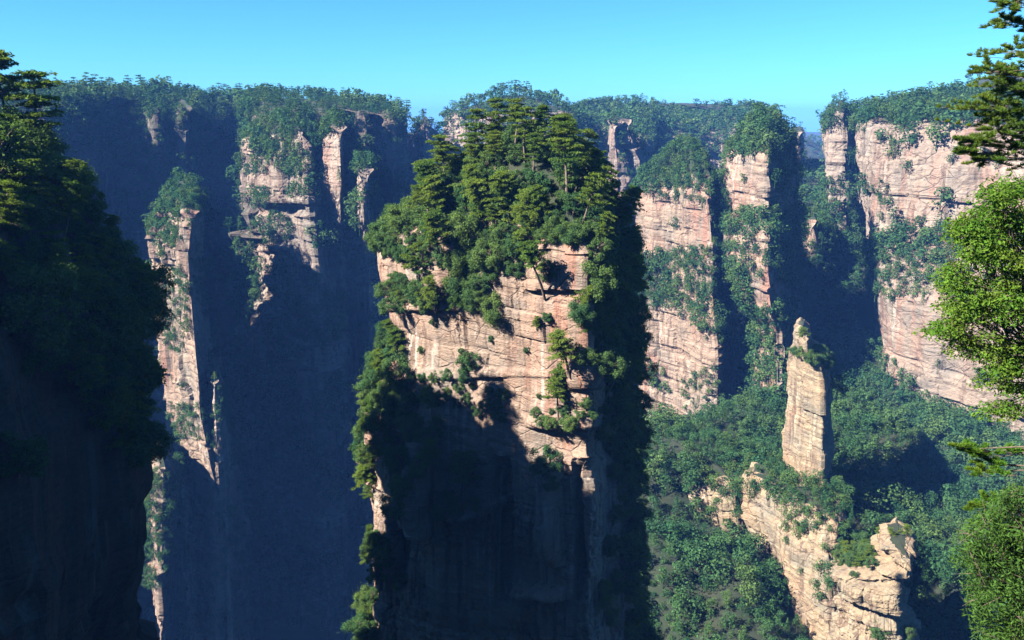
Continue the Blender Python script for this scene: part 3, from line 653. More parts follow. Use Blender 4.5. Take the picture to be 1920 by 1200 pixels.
def zone(poly, spacing, names=None, tries=None, dmin=0, dmax=9e9, maxn=100000, grid=None, clump=0, minz=-2):
    """points on the rock or ground seen through a picture polygon, kept a real distance apart"""
    g = grid or Grid(); xs = [p[0] for p in poly]; ys = [p[1] for p in poly]; outp = []
    tries = tries or int(min(6000, (max(xs) - min(xs)) * (max(ys) - min(ys)) / 9 + 60))
    for _ in range(tries):
        x = rgp.uniform(min(xs), max(xs)); y = rgp.uniform(min(ys), max(ys))
        if not inside(poly, x, y): continue
        if clump and fbm(np.array(x * clump), np.array(y * clump), np.array(.5), 2, 77) < 0: continue
        h = cast(Vector((0, 0, 0)), ray_dir(x, y))
        if not h or (names and not any(h[2].startswith(q) for q in names)): continue
        if not (dmin < h[0].y < dmax) or h[1].z < minz: continue
        if g.free(h[0], spacing): outp.append((h[0], h[1]))
        if len(outp) >= maxn: break
    return outp
STUFF = {}   # wood name -> list of (x, y, z, size, kind)
def add_stuff(key, pts, lo, hi, pine_p=.3, sink=.25, fir_p=.02):
    for loc, nor in pts:
        s = (lo + (hi - lo) * rgp.random() ** 1.5 * 1.15) * (1 + .35 * float(vnoise(np.array(loc.x * .035), np.array(loc.y * .02), np.array(.3), 31))); kd = rgp.random()
        kind = 10 if kd < fir_p else (6 + rgp.integers(0, 4) if kd < fir_p + pine_p else rgp.integers(0, 6))
        out_ = Vector((nor.x, nor.y, 0)) * (.24 * s)
        STUFF.setdefault(key, []).append((loc.x + out_.x, loc.y + out_.y, loc.z - (sink * s * (1 if nor.z < .5 else .25)), s, int(kind), float(rgp.random())))
def cap_scatter(obname, key, spacing, lo, hi, pine_p, ymax=9e9, minz=.55, fir_p=.02, n=None):
    ob = ROCK[obname]; bb = [Vector(c) for c in ob.bound_box]; x0, x1 = min(b.x for b in bb), max(b.x for b in bb); y0, y1 = min(b.y for b in bb), min(ymax, max(b.y for b in bb))
    g = Grid(); n = n or int((x1 - x0) * (y1 - y0) / spacing ** 2 * 4); pts = []
    for _ in range(n):
        x = rgp.uniform(x0, x1); y = rgp.uniform(y0, y1)
        if not (-.68 < x / max(y, 1) < .68): continue
        h = cast(Vector((x, y, 400)), Vector((0, 0, -1)))
        if h and h[2] == obname and h[1].z > minz and g.free(h[0], spacing): pts.append((h[0], h[1]))
    if key: add_stuff(key, pts, lo, hi, pine_p, fir_p=fir_p)
    return pts
def by_label(t): return next(o.name for o in ROCK.values() if t in o.get('label', ''))
R_A = by_label('long shaded blue'); R_A2 = by_label('sunlit square buttress standing'); R_A3 = by_label('narrow sunlit fin'); R_A4 = by_label('slender sunlit spur')
R_B = by_label('leaning half'); R_B2 = by_label('small low pinnacle'); R_C = 'rock_pillar'; R_D = by_label('near cliff in deep'); R_E = by_label('far cliff with a wooded')
R_F = by_label('far long tableland'); R_G = by_label('broad pink pillar right'); R_H = by_label('square topped pillar with'); R_I = by_label('high banded'); R_J = by_label('slim pale rect'); R_K = by_label('pale broken crag'); R_M = by_label('low pale rock band'); R_L = by_label('layered grey rock')
R_I2 = by_label('wooded rounded tower')
# tops
cap_scatter(R_A, 'wood on the left cliff', 5.2, 7, 13, .65, ymax=640, minz=.3)
for r in (R_A2, R_A3, R_A4, by_label('shaded tree covered spur near'), by_label('second shaded tree')): cap_scatter(r, 'wood on the left cliff', 3.6, 4, 8, .3, minz=.6)
cap_scatter(R_E, 'wood on the far cliffs', 6.5, 9, 14, .6, ymax=700, minz=.3)
cap_scatter(R_F, 'wood on the far cliffs', 6.6, 8, 11, .15, ymax=880, minz=.3, fir_p=.06)
for t in ('far blue pinnacle', 'thin blue pinnacle', 'far sunlit stub', 'far jagged', 'small far pinnacle', 'shaded bluff'): cap_scatter(by_label(t), 'wood on the far cliffs', 5, 6, 11, .4, minz=.3)
cap_scatter(R_G, 'trees on the right pillars', 3.6, 4.5, 8, .15, minz=.1)
cap_scatter(R_H, 'trees on the right pillars', 4.2, 5, 9, .25, minz=.3)
cap_scatter(R_I, 'wood on the right cliff', 6.0, 6, 10, .2, ymax=640, minz=.4)
cap_scatter(R_I2, 'wood on the right cliff', 4.5, 6, 10, .4, minz=.3)
cap_scatter(R_B, 'trees on the leaning pillar', 3.2, 4, 8, .3, minz=.3)
cap_scatter(R_B2, 'trees on the leaning pillar', 3.0, 4, 7, .5, minz=.3)
cap_scatter(R_K, 'forest on the right slopes', 2.8, 3, 5, .25, minz=.2); cap_scatter(R_M, 'forest on the right slopes', 3.2, 4, 7, .25, minz=.05)
for nme, sh in (('hill', 12), ('hill.001', 10)): cap_scatter(nme, 'wood on the far cliffs', sh, 9, 14, .2, minz=.2)
# patches on the cliff faces
def Z(key, poly, sp, lo, hi, pp=.3, **kw): kw.setdefault('dmin', 178); add_stuff(key, zone(poly, sp, **kw), lo, hi, pp)
A_ = 'wood on the left cliff'
Z(A_, [(120, 190), (470, 200), (480, 250), (420, 330), (360, 400), (320, 330), (300, 280), (220, 310), (140, 260)], 5.5, 6, 11, .55, names=['cliff'])
Z(A_, [(262, 215), (316, 215), (322, 390), (285, 420), (262, 330)], 4.5, 6, 10, .5, names=['cliff', 'rock_buttress'])
Z(A_, [(324, 215), (368, 215), (368, 370), (340, 400), (326, 330)], 4.5, 6, 10, .5, names=['cliff', 'rock_buttress'])
Z(A_, [(380, 240), (440, 240), (400, 420), (360, 400)], 8, 6, 10, .5, names=['cliff'])
Z(A_, [(600, 190), (756, 210), (752, 262), (700, 300), (690, 250), (610, 240)], 5, 6, 11, .6, names=['cliff'])
Z(A_, [(668, 270), (702, 250), (706, 320), (668, 330)], 4, 6, 10, .2)
Z(A_, [(480, 265), (530, 262), (585, 285), (570, 330), (540, 325), (490, 305)], 4, 5, 8, .15)
Z(A_, [(470, 250), (500, 240), (500, 285), (478, 280)], 4, 5, 8, .2)
Z(A_, [(545, 310), (600, 320), (598, 350), (560, 348)], 4, 4, 7, .15)
Z(A_, [(478, 368), (520, 372), (515, 392), (480, 390)], 3.5, 3, 5.5, .1)
Z(A_, [(488, 418), (530, 405), (548, 440), (520, 470), (490, 455)], 4, 4, 7, .15)
Z(A_, [(582, 430), (612, 425), (612, 465), (590, 462)], 4, 4, 7, .3)
Z(A_, [(520, 215), (640, 215), (640, 245), (600, 262), (585, 235), (520, 245)], 4.5, 5, 9, .3)
Z(A_, [(425, 520), (470, 490), (482, 500), (465, 570), (430, 590)], 4, 5, 9, .15)
Z(A_, [(430, 590), (480, 500), (620, 500), (640, 1199), (400, 1199)], 6.0, 6, 11, .2, names=['rock_buttress', 'cliff'], clump=.012)
Z(A_, [(380, 400), (480, 330), (480, 520), (430, 600), (430, 1199), (380, 1199)], 6.5, 6, 11, .4, names=['cliff'], clump=.012)
Z(A_, [(600, 430), (760, 300), (745, 430), (700, 500), (690, 1199), (620, 1199)], 6.5, 6, 11, .4, names=['cliff', 'rock_buttress'], clump=.012)
Z(A_, [(130, 190), (470, 190), (470, 330), (380, 420), (270, 420), (200, 330)], 5.5, 7, 12, .5, names=['cliff'])
B_ = 'trees on the leaning pillar'
for pl, sp in (([(300, 385), (375, 380), (372, 410), (305, 402)], 3), ([(272, 415), (300, 405), (345, 448), (330, 462), (275, 458)], 3), ([(300, 520), (345, 500), (362, 560), (352, 665), (300, 650)], 3.2),
               ([(355, 495), (400, 490), (425, 560), (380, 600)], 3.6), ([(318, 765), (380, 760), (390, 822), (330, 826)], 3), ([(392, 725), (430, 730), (432, 800), (395, 780)], 3),
               ([(325, 860), (352, 850), (350, 890), (330, 900)], 3), ([(258, 890), (330, 890), (345, 980), (300, 1100), (262, 1100)], 2.4), ([(340, 960), (470, 1000), (480, 1190), (320, 1190)], 5)):
    Z(B_, pl, sp, 3.2, 6.5, .15, names=['rock_pillar', 'ground'])
E_ = 'wood on the far cliffs'
Z(E_, [(838, 215), (1085, 215), (1090, 300), (1020, 260), (880, 250)], 7, 8, 13, .5, names=['cliff'])
Z(E_, [(1068, 215), (1446, 215), (1450, 262), (1390, 285), (1230, 290), (1215, 245), (1080, 240)], 7, 8, 13, .25, names=['cliff'])
Z(E_, [(1150, 240), (1212, 235), (1205, 285), (1160, 280)], 5, 6, 10, .2)
Z(E_, [(1120, 260), (1140, 260), (1140, 420), (1122, 420)], 8, 6, 10, .2)
G_ = 'trees on the right pillars'
Z(G_, [(1195, 350), (1230, 280), (1290, 262), (1345, 300), (1355, 360), (1300, 350)], 2.8, 4.5, 8, .15, names=['rock_pillar'])
Z(G_, [(1365, 285), (1390, 235), (1430, 220), (1475, 240), (1490, 285)], 3.0, 5, 9, .25, names=['rock_pillar'])
Z('trees on the leaning pillar', [(290, 400), (310, 360), (350, 350), (378, 395)], 2.8, 4, 8, .25, names=['rock_pillar'])
for pl, sp, lo, hi in (([(1202, 330), (1230, 320), (1365, 330), (1368, 470), (1340, 480), (1335, 400), (1290, 380), (1210, 362)], 3.8, 4.5, 7.5),
               ([(1186, 500), (1230, 478), (1330, 468), (1395, 500), (1415, 570), (1340, 625), (1290, 590), (1240, 580), (1185, 570)], 2.9, 5.5, 9),
               ([(1300, 590), (1375, 590), (1370, 640), (1320, 640)], 4, 5, 8), ([(1205, 672), (1245, 690), (1262, 740), (1230, 735)], 3.2, 3, 5.5), ([(1280, 715), (1340, 690), (1350, 790), (1290, 790)], 3.5, 4, 7),
               ([(1365, 270), (1490, 270), (1490, 292), (1366, 292)], 4, 4, 8), ([(1362, 408), (1492, 405), (1492, 440), (1440, 450), (1365, 440)], 3.8, 5, 8), ([(1366, 462), (1492, 450), (1498, 545), (1440, 520), (1365, 500)], 4.2, 5, 8),
               ([(1440, 300), (1492, 300), (1492, 400), (1450, 400)], 7, 4, 7), ([(1480, 400), (1500, 400), (1560, 520), (1500, 560)], 4.5, 5, 9), ([(1396, 590), (1470, 570), (1462, 780), (1396, 780)], 4.0, 5, 9)):
    Z(G_, pl, sp, lo, hi, .15, names=['rock_pillar'])
I_ = 'wood on the right cliff'
for pl, sp, lo, hi in (([(1610, 470), (1660, 450), (1700, 470), (1760, 430), (1800, 470), (1790, 560), (1640, 556), (1606, 530)], 4, 5, 9),
               ([(1540, 340), (1580, 330), (1612, 400), (1612, 470), (1606, 640), (1560, 640), (1532, 420)], 4.2, 6, 10), ([(1590, 225), (1640, 205), (1860, 200), (1850, 232), (1700, 236)], 5, 6, 10),
               ([(1608, 335), (1650, 345), (1682, 375), (1672, 392), (1640, 372), (1612, 350)], 4, 4, 7), ([(1700, 420), (1720, 440), (1690, 470), (1675, 460)], 4, 4, 7), ([(1540, 210), (1600, 205), (1606, 240), (1545, 242)], 4, 6, 10),
               ([(1560, 640), (1640, 640), (1760, 760), (1830, 790), (1830, 860), (1560, 800)], 4.6, 6, 10)):
    Z(I_, pl, sp, lo, hi, .2)
Z(I_, [(1620, 240), (1880, 240), (1880, 420), (1640, 420)], 17, 3, 5, .2, names=['cliff'])
Z('forest on the right slopes', [(1365, 925), (1400, 905), (1590, 905), (1590, 960), (1540, 950), (1480, 975), (1440, 940)], 3.4, 4, 7, .3)
Z('forest on the right slopes', [(1490, 960), (1560, 950), (1560, 985), (1510, 990)], 3, 4, 6, .3)
Z('forest on the right slopes', [(1420, 1080), (1470, 1080), (1490, 1120), (1430, 1130)], 3, 4, 6, .2)
Z('forest on the right slopes', [(1525, 1060), (1560, 1060), (1560, 1120), (1530, 1120)], 3, 4, 6, .2)
# forested slopes: everywhere the sky can see the ground within the part of the valley in view
g_ = Grid()
for _ in range(60000):
    y = rgp.uniform(120, 760); x = rgp.uniform(20, .68 * y + 20)
    sp = 4.4 if y < 480 else 6.2
    h = cast(Vector((x, y, 400)), Vector((0, 0, -1)))
    if h and h[2] == 'ground' and g_.free(h[0], sp): add_stuff('forest on the right slopes', [(h[0], h[1])], sp * 1.35, sp * 2.3, .2, fir_p=.03)
g_ = Grid()
for _ in range(40000):
    y = rgp.uniform(120, 480); x = rgp.uniform(20, .68 * y + 20)
    h = cast(Vector((x, y, 400)), Vector((0, 0, -1)))
    if h and h[2] == 'ground' and g_.free(h[0], 3.1): STUFF['forest on the right slopes'].append((x, y, h[0].z - .3, rgp.uniform(2.0, 3.5), int(rgp.integers(0, 6)), float(rgp.random())))
for _ in range(2500):
    y = rgp.uniform(200, 500); x = rgp.uniform(-.62 * y, 20)
    h = cast(Vector((x, y, 400)), Vector((0, 0, -1)))
    if h and h[2] == 'ground' and g_.free(h[0], 8): add_stuff('forest in the shaded gorge', [(h[0], h[1])], 9, 14, .2)

def build_stuff(key, items):
    Vs = []; Qs = []; Ts = []; o = 0
    it = np.array(items); dist = it[:, 1] + np.where(it[:, 3] < 3.6, 230, 0)
    for lod, (a, b) in enumerate(((0, 330), (330, 560), (560, 1e9))):
        for k in range(11):
            m = it[(dist >= a) & (dist < b) & (it[:, 4] == k)]
            if not len(m): continue
            v, q = LOD[lod][k]; n = len(m); nv = len(v)
            an = rgp.uniform(0, 6.283, n); c, s = np.cos(an)[:, None], np.sin(an)[:, None]
            wd = rgp.uniform(.85, 1.35, n)[:, None] * m[:, 3:4]
            X = (v[None, :, 0] * c - v[None, :, 1] * s) * wd + m[:, 0:1]
            Y = (v[None, :, 0] * s + v[None, :, 1] * c) * wd + m[:, 1:2]
            Zz = v[None, :, 2] * m[:, 3:4] + m[:, 2:3]
            Vs.append(np.stack([X, Y, Zz], -1).reshape(-1, 3)); Qs.append((q[None] + (np.arange(n) * nv)[:, None, None]).reshape(-1, 4) + o)
            Ts.append(np.repeat(m[:, 5], nv)); o += n * nv
    return np.concatenate(Vs), np.concatenate(Qs), np.concatenate(Ts)

# ------------------------------------------------------------------ single trees near enough to tell apart
def proto(kind, leaf, wood, lm):
    return (kind, mesh_from(kind + '_crown', leaf[0], leaf[1], lm), mesh_from(kind + '_trunk', wood[0], wood[1], M_bark, True))
PINES = [proto('pine_tree', *pine(500 + k, tiers=6 + k % 3, bare=[.46, .55, .42, .58, .36, .5, .52, .4][k], spread=[.25, .22, .27, .21, .28, .25, .23, .27][k], onesided=(.35 if k % 2 else 0)), M_pine) for k in range(8)]
CLING = [proto('pine_tree', *pine(540 + k, tiers=6, bare=.12, spread=.55, per=60, size=.045, lean=.22, onesided=.4), M_pine) for k in range(4)]
BROADS = [proto('broadleaf_tree', *broad(600 + k, nl=34, wide=[.42, .38, .5, .46, .4, .36][k]), M_broad) for k in range(6)]
SHRUBS = [proto('shrub', *broad(640 + k, nl=26, per=170, size=.036, wide=[.6, .7, .52, .65][k], low=.05), M_broad) for k in range(4)]
SETS = {'pine': PINES, 'cling': CLING, 'broad': BROADS, 'shrub': SHRUBS}
CATS = {'pine': 'pine tree', 'cling': 'pine tree', 'broad': 'tree', 'shrub': 'shrub'}
COUNT = {}
def plant(kind, loc, size, label, group=None, nor=None, wide=1.0, idx=None, rz=None):
    S_ = SETS[kind]; nm, cm, tm = S_[rgp.integers(0, len(S_)) if idx is None else idx]
    o = bpy.data.objects.new(nm, None); COL.objects.link(o); o.empty_display_size = .5
    off = Vector((0, 0, 0))
    tilt = Vector((0, 0, 1))
    if nor is not None and nor.z < .6:
        off = Vector((nor.x, nor.y, 0)) * .05 * size + Vector((0, 0, -.16 * size)); tilt = (Vector((nor.x, nor.y, 0)) * .45 + Vector((0, 0, 1))).normalized()
    o.location = loc + off; rz = rgp.uniform(0, 6.283) if rz is None else rz
    q = tilt.to_track_quat('Z', 'Y'); o.rotation_mode = 'QUATERNION'; o.rotation_quaternion = q @ Matrix.Rotation(rz, 3, 'Z').to_quaternion()
    wd = wide * rgp.uniform(.9, 1.2); o.scale = (size * wd, size * wd, size)
    o['label'] = label; o['category'] = CATS[kind]
    if group: o['group'] = group
    link('crown', cm, o); link('trunk', tm, o); COUNT[nm] = COUNT.get(nm, 0) + 1
    return o
# all the casts first, then the plants
PLAN = []
def whereC(loc, size):
    x, y = proj(*loc); w_ = 'left' if x < 880 else ('middle' if x < 1020 else 'right')
    h_ = 'near the summit' if y < 330 else ('half way up' if y < 410 else 'low down')
    return ('large ' if size > 3.3 else 'small '), f', {w_} part, {h_}'
def plan(pts, kinds, lo, hi, label, group):
    """kinds: list of (kind, share)"""
    for loc, nor in pts:
        r = rgp.random(); a = 0
        for k, p in kinds:
            a += p
            if r <= a: break
        sz = rgp.uniform(lo, hi); lb = label
        if 'top of the central pillar' in group or 'tall pines' in group:
            a_, b_ = whereC(loc, sz if 'pine' not in label else 3.4); lb = (a_ if 'pine' not in label else '') + label.replace('in the thicket ', '').replace(' with flat tiers standing', '') + b_
        elif 'flank' in group:
            y_ = proj(*loc)[1]; lb = label + (', level with the crown' if y_ < 520 else ', level with the sunlit face' if y_ < 800 else ', level with the shaded face' if y_ < 1010 else ', lowest part in view')
        elif 'left edge' in group:
            y_ = proj(*loc)[1]; lb = label + (', upper part' if y_ < 700 else ', middle part' if y_ < 960 else ', lowest part')
        elif 'near left cliff' in group:
            x_, y_ = proj(*loc); lb = label + (', topmost' if y_ < 300 else ', upper part' if y_ < 460 else ', lower part') + (' at far left' if x_ < 90 else ' towards the gorge')
        PLAN.append((k, loc, sz, nor, lb, group))
RC = ['rock_pillar']
gC = Grid()
def onC(pl, sp, **kw): return [q for q in zone(pl, sp, names=None, dmax=175, dmin=95, **kw)]
crown = cap_scatter(R_C, None, 2.15, 0, 0, 0, minz=.1)
front = [q for q in crown if q[0].y < 138]; back_ = [q for q in crown if q[0].y >= 138]
plan(front, [('broad', .68), ('shrub', .32)], 2.0, 4.0, 'leafy green bush in the thicket on top of the central pillar', 'bushes on top of the central pillar')
plan(back_[::3], [('broad', 1)], 3.5, 5.5, 'tree at the back of the central pillar top', 'trees at the back of the central pillar')
cp_ = cap_scatter(R_C, None, 3.5, 0, 0, 0, minz=.25)
plan([q for q in cp_ if abs(q[0].x) < 14 and q[0].y < 152], [('pine', 1)], 5.5, 9.5, 'tall mountain pine with flat tiers standing in the crown of the central pillar', 'tall pines on the central pillar')
plan(onC([(705, 455), (1120, 440), (1110, 475), (1000, 460), (960, 490), (900, 520), (830, 490), (780, 470), (730, 490)], 1.9), [('broad', .5), ('shrub', .5)], 1.8, 3.0, 'bush hanging over the rim of the central pillar', 'bushes on the rim of the central pillar')
plan(onC([(845, 480), (925, 470), (925, 540), (905, 560), (868, 560), (850, 520)], 1.7), [('shrub', 1)], 1.8, 3.2, 'dark bush in the gully at the top of the central rock face', 'bushes in the gully of the central pillar')
plan(onC([(870, 550), (905, 545), (900, 585), (880, 590)], 1.6), [('shrub', 1)], 1.8, 2.6, 'bush in the foot of the gully on the central rock face', 'bushes in the gully of the central pillar')
plan(onC([(728, 530), (800, 540), (815, 580), (740, 580)], 1.7), [('shrub', .8), ('cling', .2)], 1.8, 3.0, 'bush on the upper left ledge of the sunlit central rock face', 'bushes on the upper left ledge of the central pillar')
plan(onC([(1095, 470), (1200, 440), (1200, 700), (1175, 720), (1130, 700), (1125, 600), (1105, 540)], 2.9), [('broad', .45), ('shrub', .35), ('cling', .2)], 2.6, 4.6, 'dark bush on the shaded right flank of the central pillar', 'bushes on the shaded right flank of the central pillar')
plan(onC([(1132, 700), (1200, 700), (1215, 960), (1240, 1199), (1175, 1199), (1165, 950)], 3.3), [('broad', .45), ('shrub', .3), ('cling', .25)], 2.6, 5.0, 'dark bush on the shaded right flank of the central pillar', 'bushes on the shaded right flank of the central pillar')
plan(onC([(1085, 560), (1125, 540), (1125, 640), (1100, 620)], 1.8), [('shrub', .5), ('cling', .5)], 1.5, 2.6, 'green sprig at the sharp right edge of the central rock face', 'sprigs on the right edge of the central pillar')
plan(onC([(724, 600), (752, 620), (758, 720), (742, 780), (725, 850), (705, 860), (690, 800), (715, 700)], 2.4), [('cling', .5), ('shrub', .5)], 2.2, 3.8, 'green bush clinging to the left edge of the central pillar', 'bushes down the left edge of the central pillar')
plan(onC([(684, 860), (702, 870), (696, 1199), (678, 1199)], 2.0), [('cling', .7), ('shrub', .3)], 2.0, 3.4, 'small pine low on the left edge of the central pillar', 'small pines low on the left edge of the central pillar')
plan(onC([(750, 700), (860, 705), (960, 745), (940, 790), (850, 760), (760, 770)], 1.9), [('shrub', 1)], 1.0, 1.8, 'dark bush on the half shaded ledge across the central rock face', 'bushes on the half shaded ledge of the central pillar')
plan(onC([(1000, 770), (1130, 775), (1130, 800), (1010, 800)], 1.5), [('shrub', 1)], .9, 1.6, 'small grey green bush on the narrow ledge right of the shadow line', 'bushes on the narrow right ledge of the central pillar')
plan(zone([(700, 590), (1100, 590), (1100, 760), (750, 760)], 5.5, dmin=95, dmax=175), [('shrub', 1)], .6, 1.2, 'little tuft in a crack of the sunlit central rock face', 'tufts on the central rock face')
def one(px, py, kind, size, label, dmin=0, **kw):
    h = cast(Vector((0, 0, 0)), ray_dir(px, py))
    if h: PLAN.append((kind, h[0], size, h[1], label, None, kw))
one(930, 592, 'shrub', 3.4, 'round bright bush in the middle of the sunlit central rock face', wide=.8)
one(905, 540, 'shrub', 2.2, 'small bush at the foot of the gully just above the round bright bush')
one(1115, 815, 'cling', 3.0, 'bright green pine leaning out from the right end of the narrow ledge')
one(1010, 610, 'cling', 1.8, 'thin pine sprig right of the round bright bush', wide=.8)
one(855, 570, 'cling', 1.7, 'low spreading sprig left of the round bright bush')
one(1150, 520, 'pine', 7.5, 'single tall dark pine rising from the right shoulder of the central pillar')
one(1165, 480, 'pine', 7.0, 'dark pine at the far right shoulder of the central pillar')
# near left cliff
capD = cap_scatter(R_D, None, 3.8, 0, 0, 0, minz=.2)
capD = [q for q in capD if proj(*q[0])[0] > -140]
plan(capD, [('broad', .5), ('shrub', .2), ('pine', .3)], 3.5, 6.5, 'dark tree in the thicket on the near left cliff', 'trees on the near left cliff')
plan(zone([(0, 260), (60, 300), (190, 480), (250, 620), (262, 860), (225, 860), (150, 640), (60, 480), (0, 430)], 2.7, dmax=112), [('broad', .35), ('shrub', .25), ('cling', .4)], 2.8, 4.6, 'dark bush hanging on the edge of the near left cliff', 'bushes on the edge of the near left cliff')
plan(zone([(0, 430), (60, 480), (150, 640), (200, 800), (100, 760), (0, 620)], 4.5, dmax=112), [('shrub', .7), ('cling', .3)], 2.2, 3.6, 'bush on the dark face of the near left cliff', 'bushes on the face of the near left cliff')
one(20, 300, 'pine', 11.0, 'tallest dark pine in the upper left corner'); one(75, 330, 'pine', 10.5, 'tall dark pine right of the tallest one at upper left'); one(110, 390, 'pine', 6.0, 'dark pine on the sloping edge below the tall ones at upper left')
one(245, 700, 'cling', 5.0, 'dark pine reaching right over the gorge from the near left cliff'); one(235, 560, 'cling', 4.6, 'dark pine jutting from the upper edge of the near left cliff')
# knob bottom right, slim pillar
plan(zone([(1565, 1030), (1605, 1015), (1640, 1035), (1645, 1060), (1570, 1062)], 2.2, dmin=190, dmax=252), [('shrub', .5), ('cling', .5)], 2.4, 4.2, 'green bush on the left ledge of the layered grey knob', 'bushes on the ledge of the layered grey knob')
one(1645, 1010, 'pine', 3.6, 'small crooked pine left of the flat top of the layered grey knob'); one(1700, 1002, 'cling', 3.0, 'small pine at the right end of the flat top of the layered grey knob'); one(1672, 1003, 'cling', 2.2, 'little pine in the middle of the flat top of the layered grey knob')
one(1715, 1140, 'pine', 5.0, 'slender pine on the right side of the layered grey knob'); one(1700, 1190, 'broad', 4.0, 'bush at the foot of the layered grey knob, right side'); one(1655, 1190, 'shrub', 3.6, 'bush at the foot of the layered grey knob, centre'); one(1600, 1080, 'shrub', 1.4, 'tuft on the front of the layered grey knob')
plan(zone([(1484, 662), (1512, 662), (1545, 655), (1552, 690), (1520, 690), (1512, 672)], 2.0, dmin=200, dmax=300, names=['rock_pillar']), [('shrub', .6), ('broad', .4)], 2.2, 3.8, 'bush on the shoulder of the slim pale pillar', 'bushes on the shoulder of the slim pale pillar')
one(1503, 632, 'cling', 3.4, 'tiny spreading pine on the very tip of the slim pale pillar')
for p_ in PLAN:
    kind, loc, size, nor, label, group = p_[:6]; kw = p_[6] if len(p_) > 6 else {}
    tp = loc + Vector((0, 0, size * .8)) + Vector((nor.x, nor.y, 0)) * size * .3; dd = tp.length
    ok_, l2, _n, _i, _o, _m = sc.ray_cast(DG, Vector((0, 0, 0)), tp.normalized(), distance=dd - .5)
    if ok_ and (group or '').startswith(('bushes', 'trees')): continue     # wholly behind rock
    plant(kind, loc, size, label, group, nor, **kw)

# ------------------------------------------------------------------ the trees close by on the right
def limb(a, b, r0, r1, rg, k=7, n=5, sag=.0):
    a = np.array(a, float); b = np.array(b, float); L = np.linalg.norm(b - a); pts = [a + (b - a) * t + rg.normal(0, .03, 3) * L * (0 < t < 1) + np.array([0, 0, -sag * L * math.sin(math.pi * t)]) for t in np.linspace(0, 1, n)]
    return tube(pts, np.linspace(r0, r1, n), k)
def close_tree(name, base, outline, Y, dY, nlobe, per, lr, lsize, aspect, mat, seed, label, droop=0.0, up=.5, squash=.75):
    """a crown filling a real volume; outline bounds it as seen from the plateau"""
    rg = np.random.default_rng(seed); xs = [p[0] for p in outline]; ys = [p[1] for p in outline]; lobes = []
    while len(lobes) < nlobe:
        x = rg.uniform(min(xs), max(xs)); y = rg.uniform(min(ys), max(ys))
        if inside(outline, x, y):
            t = abs(x - max(xs)) / (max(xs) - min(xs)); d = Y + rg.uniform(-dY, dY) * (1 - .5 * t); lobes.append(np.array(P(x, y, d)))
    base = np.array(base, float); ctr = np.mean(lobes, 0); fork = base * .35 + ctr * .65; leaves = []; wood = [limb(base, fork, .16, .09, rg)]
    for c in lobes:
        r = lr * rg.uniform(.6, 1.3); m = int(per * (r / lr) ** 2); p, d = lobe_points(np.zeros(3), r, m, rg, .15, squash, .25)
        p[:, 2] -= droop * (np.linalg.norm(p[:, :2], axis=1)) ** 1.0
        leaves.append(quads_at(p + c, d * .6 + [0, 0, up], lsize, rg, aspect, .6, .25)); wood.append(limb(fork, c, .035, .008, rg, 5, 5, .05))
        for q in range(3): wood.append(limb(c, c + rg.normal(0, 1, 3) * r * .6, .008, .003, rg, 4, 3))
    root = bpy.data.objects.new(name, None); COL.objects.link(root); root.location = base; root['label'] = label; root['category'] = 'tree'
    lv, lq = merge(leaves); wv, wq = merge(wood)
    link('crown', mesh_from(name + '_crown', lv - base, lq, mat), root); link('trunk', mesh_from(name + '_trunk', wv - base, wq, M_bark, True), root)
def close_pine(name, base, topz, tips, label, seed, nl=.12, tufts=16, mat=None):
    """tips: list of (px, py, Y, spread) foliage sprays carried on branches from the trunk"""
    rg = np.random.default_rng(seed); base = np.array(base, float); top = np.array([base[0] + .2, base[1], topz]); wood = [limb(base, top, .17, .05, rg, 8, 7)]; L = []
    for (x, y, d, spd) in tips:
        c = np.array(P(x, y, d)); h = np.clip((c[2] - .8 - base[2]) / (topz - base[2]), .05, .98); s0 = base + (top - base) * h
        wood.append(limb(s0, c, .045, .012, rg, 5, 6, -.04))
        for q in range(tufts):
            e = c + rg.normal(0, 1, 3) * np.array([spd, spd, spd * .35]) + [0, 0, .03]; wood.append(limb(c + (s0 - c) * rg.uniform(0, .15), e, .010, .004, rg, 4, 3))
            for w_ in range(4):
                t0 = c + (e - c) * (.45 + .18 * w_); m = 60; dr = rg.normal(0, 1, (m, 3)); dr[:, 2] = np.abs(dr[:, 2]) * .8 + .15; ax = (e - c) / (np.linalg.norm(e - c) + 1e-6); dr = dr / np.linalg.norm(dr, axis=1)[:, None] + ax * .7; dr /= np.linalg.norm(dr, axis=1)[:, None]
                sd = np.cross(dr, rg.normal(0, 1, (m, 3))); sd /= np.linalg.norm(sd, axis=1)[:, None]; ln = nl * rg.uniform(.7, 1.2, m)[:, None]; wdt = .009
                a = t0 + dr * .01; b = t0 + dr * ln; L.append((np.stack([a - sd * wdt, a + sd * wdt, b + sd * wdt * .5, b - sd * wdt * .5], 1).reshape(-1, 3), np.arange(m * 4).reshape(-1, 4)))
    root = bpy.data.objects.new(name, None); COL.objects.link(root); root.location = base; root['label'] = label; root['category'] = 'pine tree'
    lv, lq = merge(L); wv, wq = merge(wood)
    link('crown', mesh_from(name + '_crown', lv - base, lq, mat or M_pine), root); link('trunk', mesh_from(name + '_trunk', wv - base, wq, M_bark, True), root)
close_tree('broadleaf_tree', (16.8, 22, -9.5), [(1840, 360), (1900, 335), (2060, 380), (2150, 560), (2080, 760), (1900, 770), (1862, 765), (1850, 700), (1800, 690), (1758, 640), (1745, 600), (1790, 560), (1770, 520), (1800, 480), (1775, 440), (1812, 400)],
           20.5, 1.7, 250, 230, .46, .060, .50, M_big, 801, 'bright leafy tree close by at the right edge below the pine boughs', squash=.42, droop=.25)
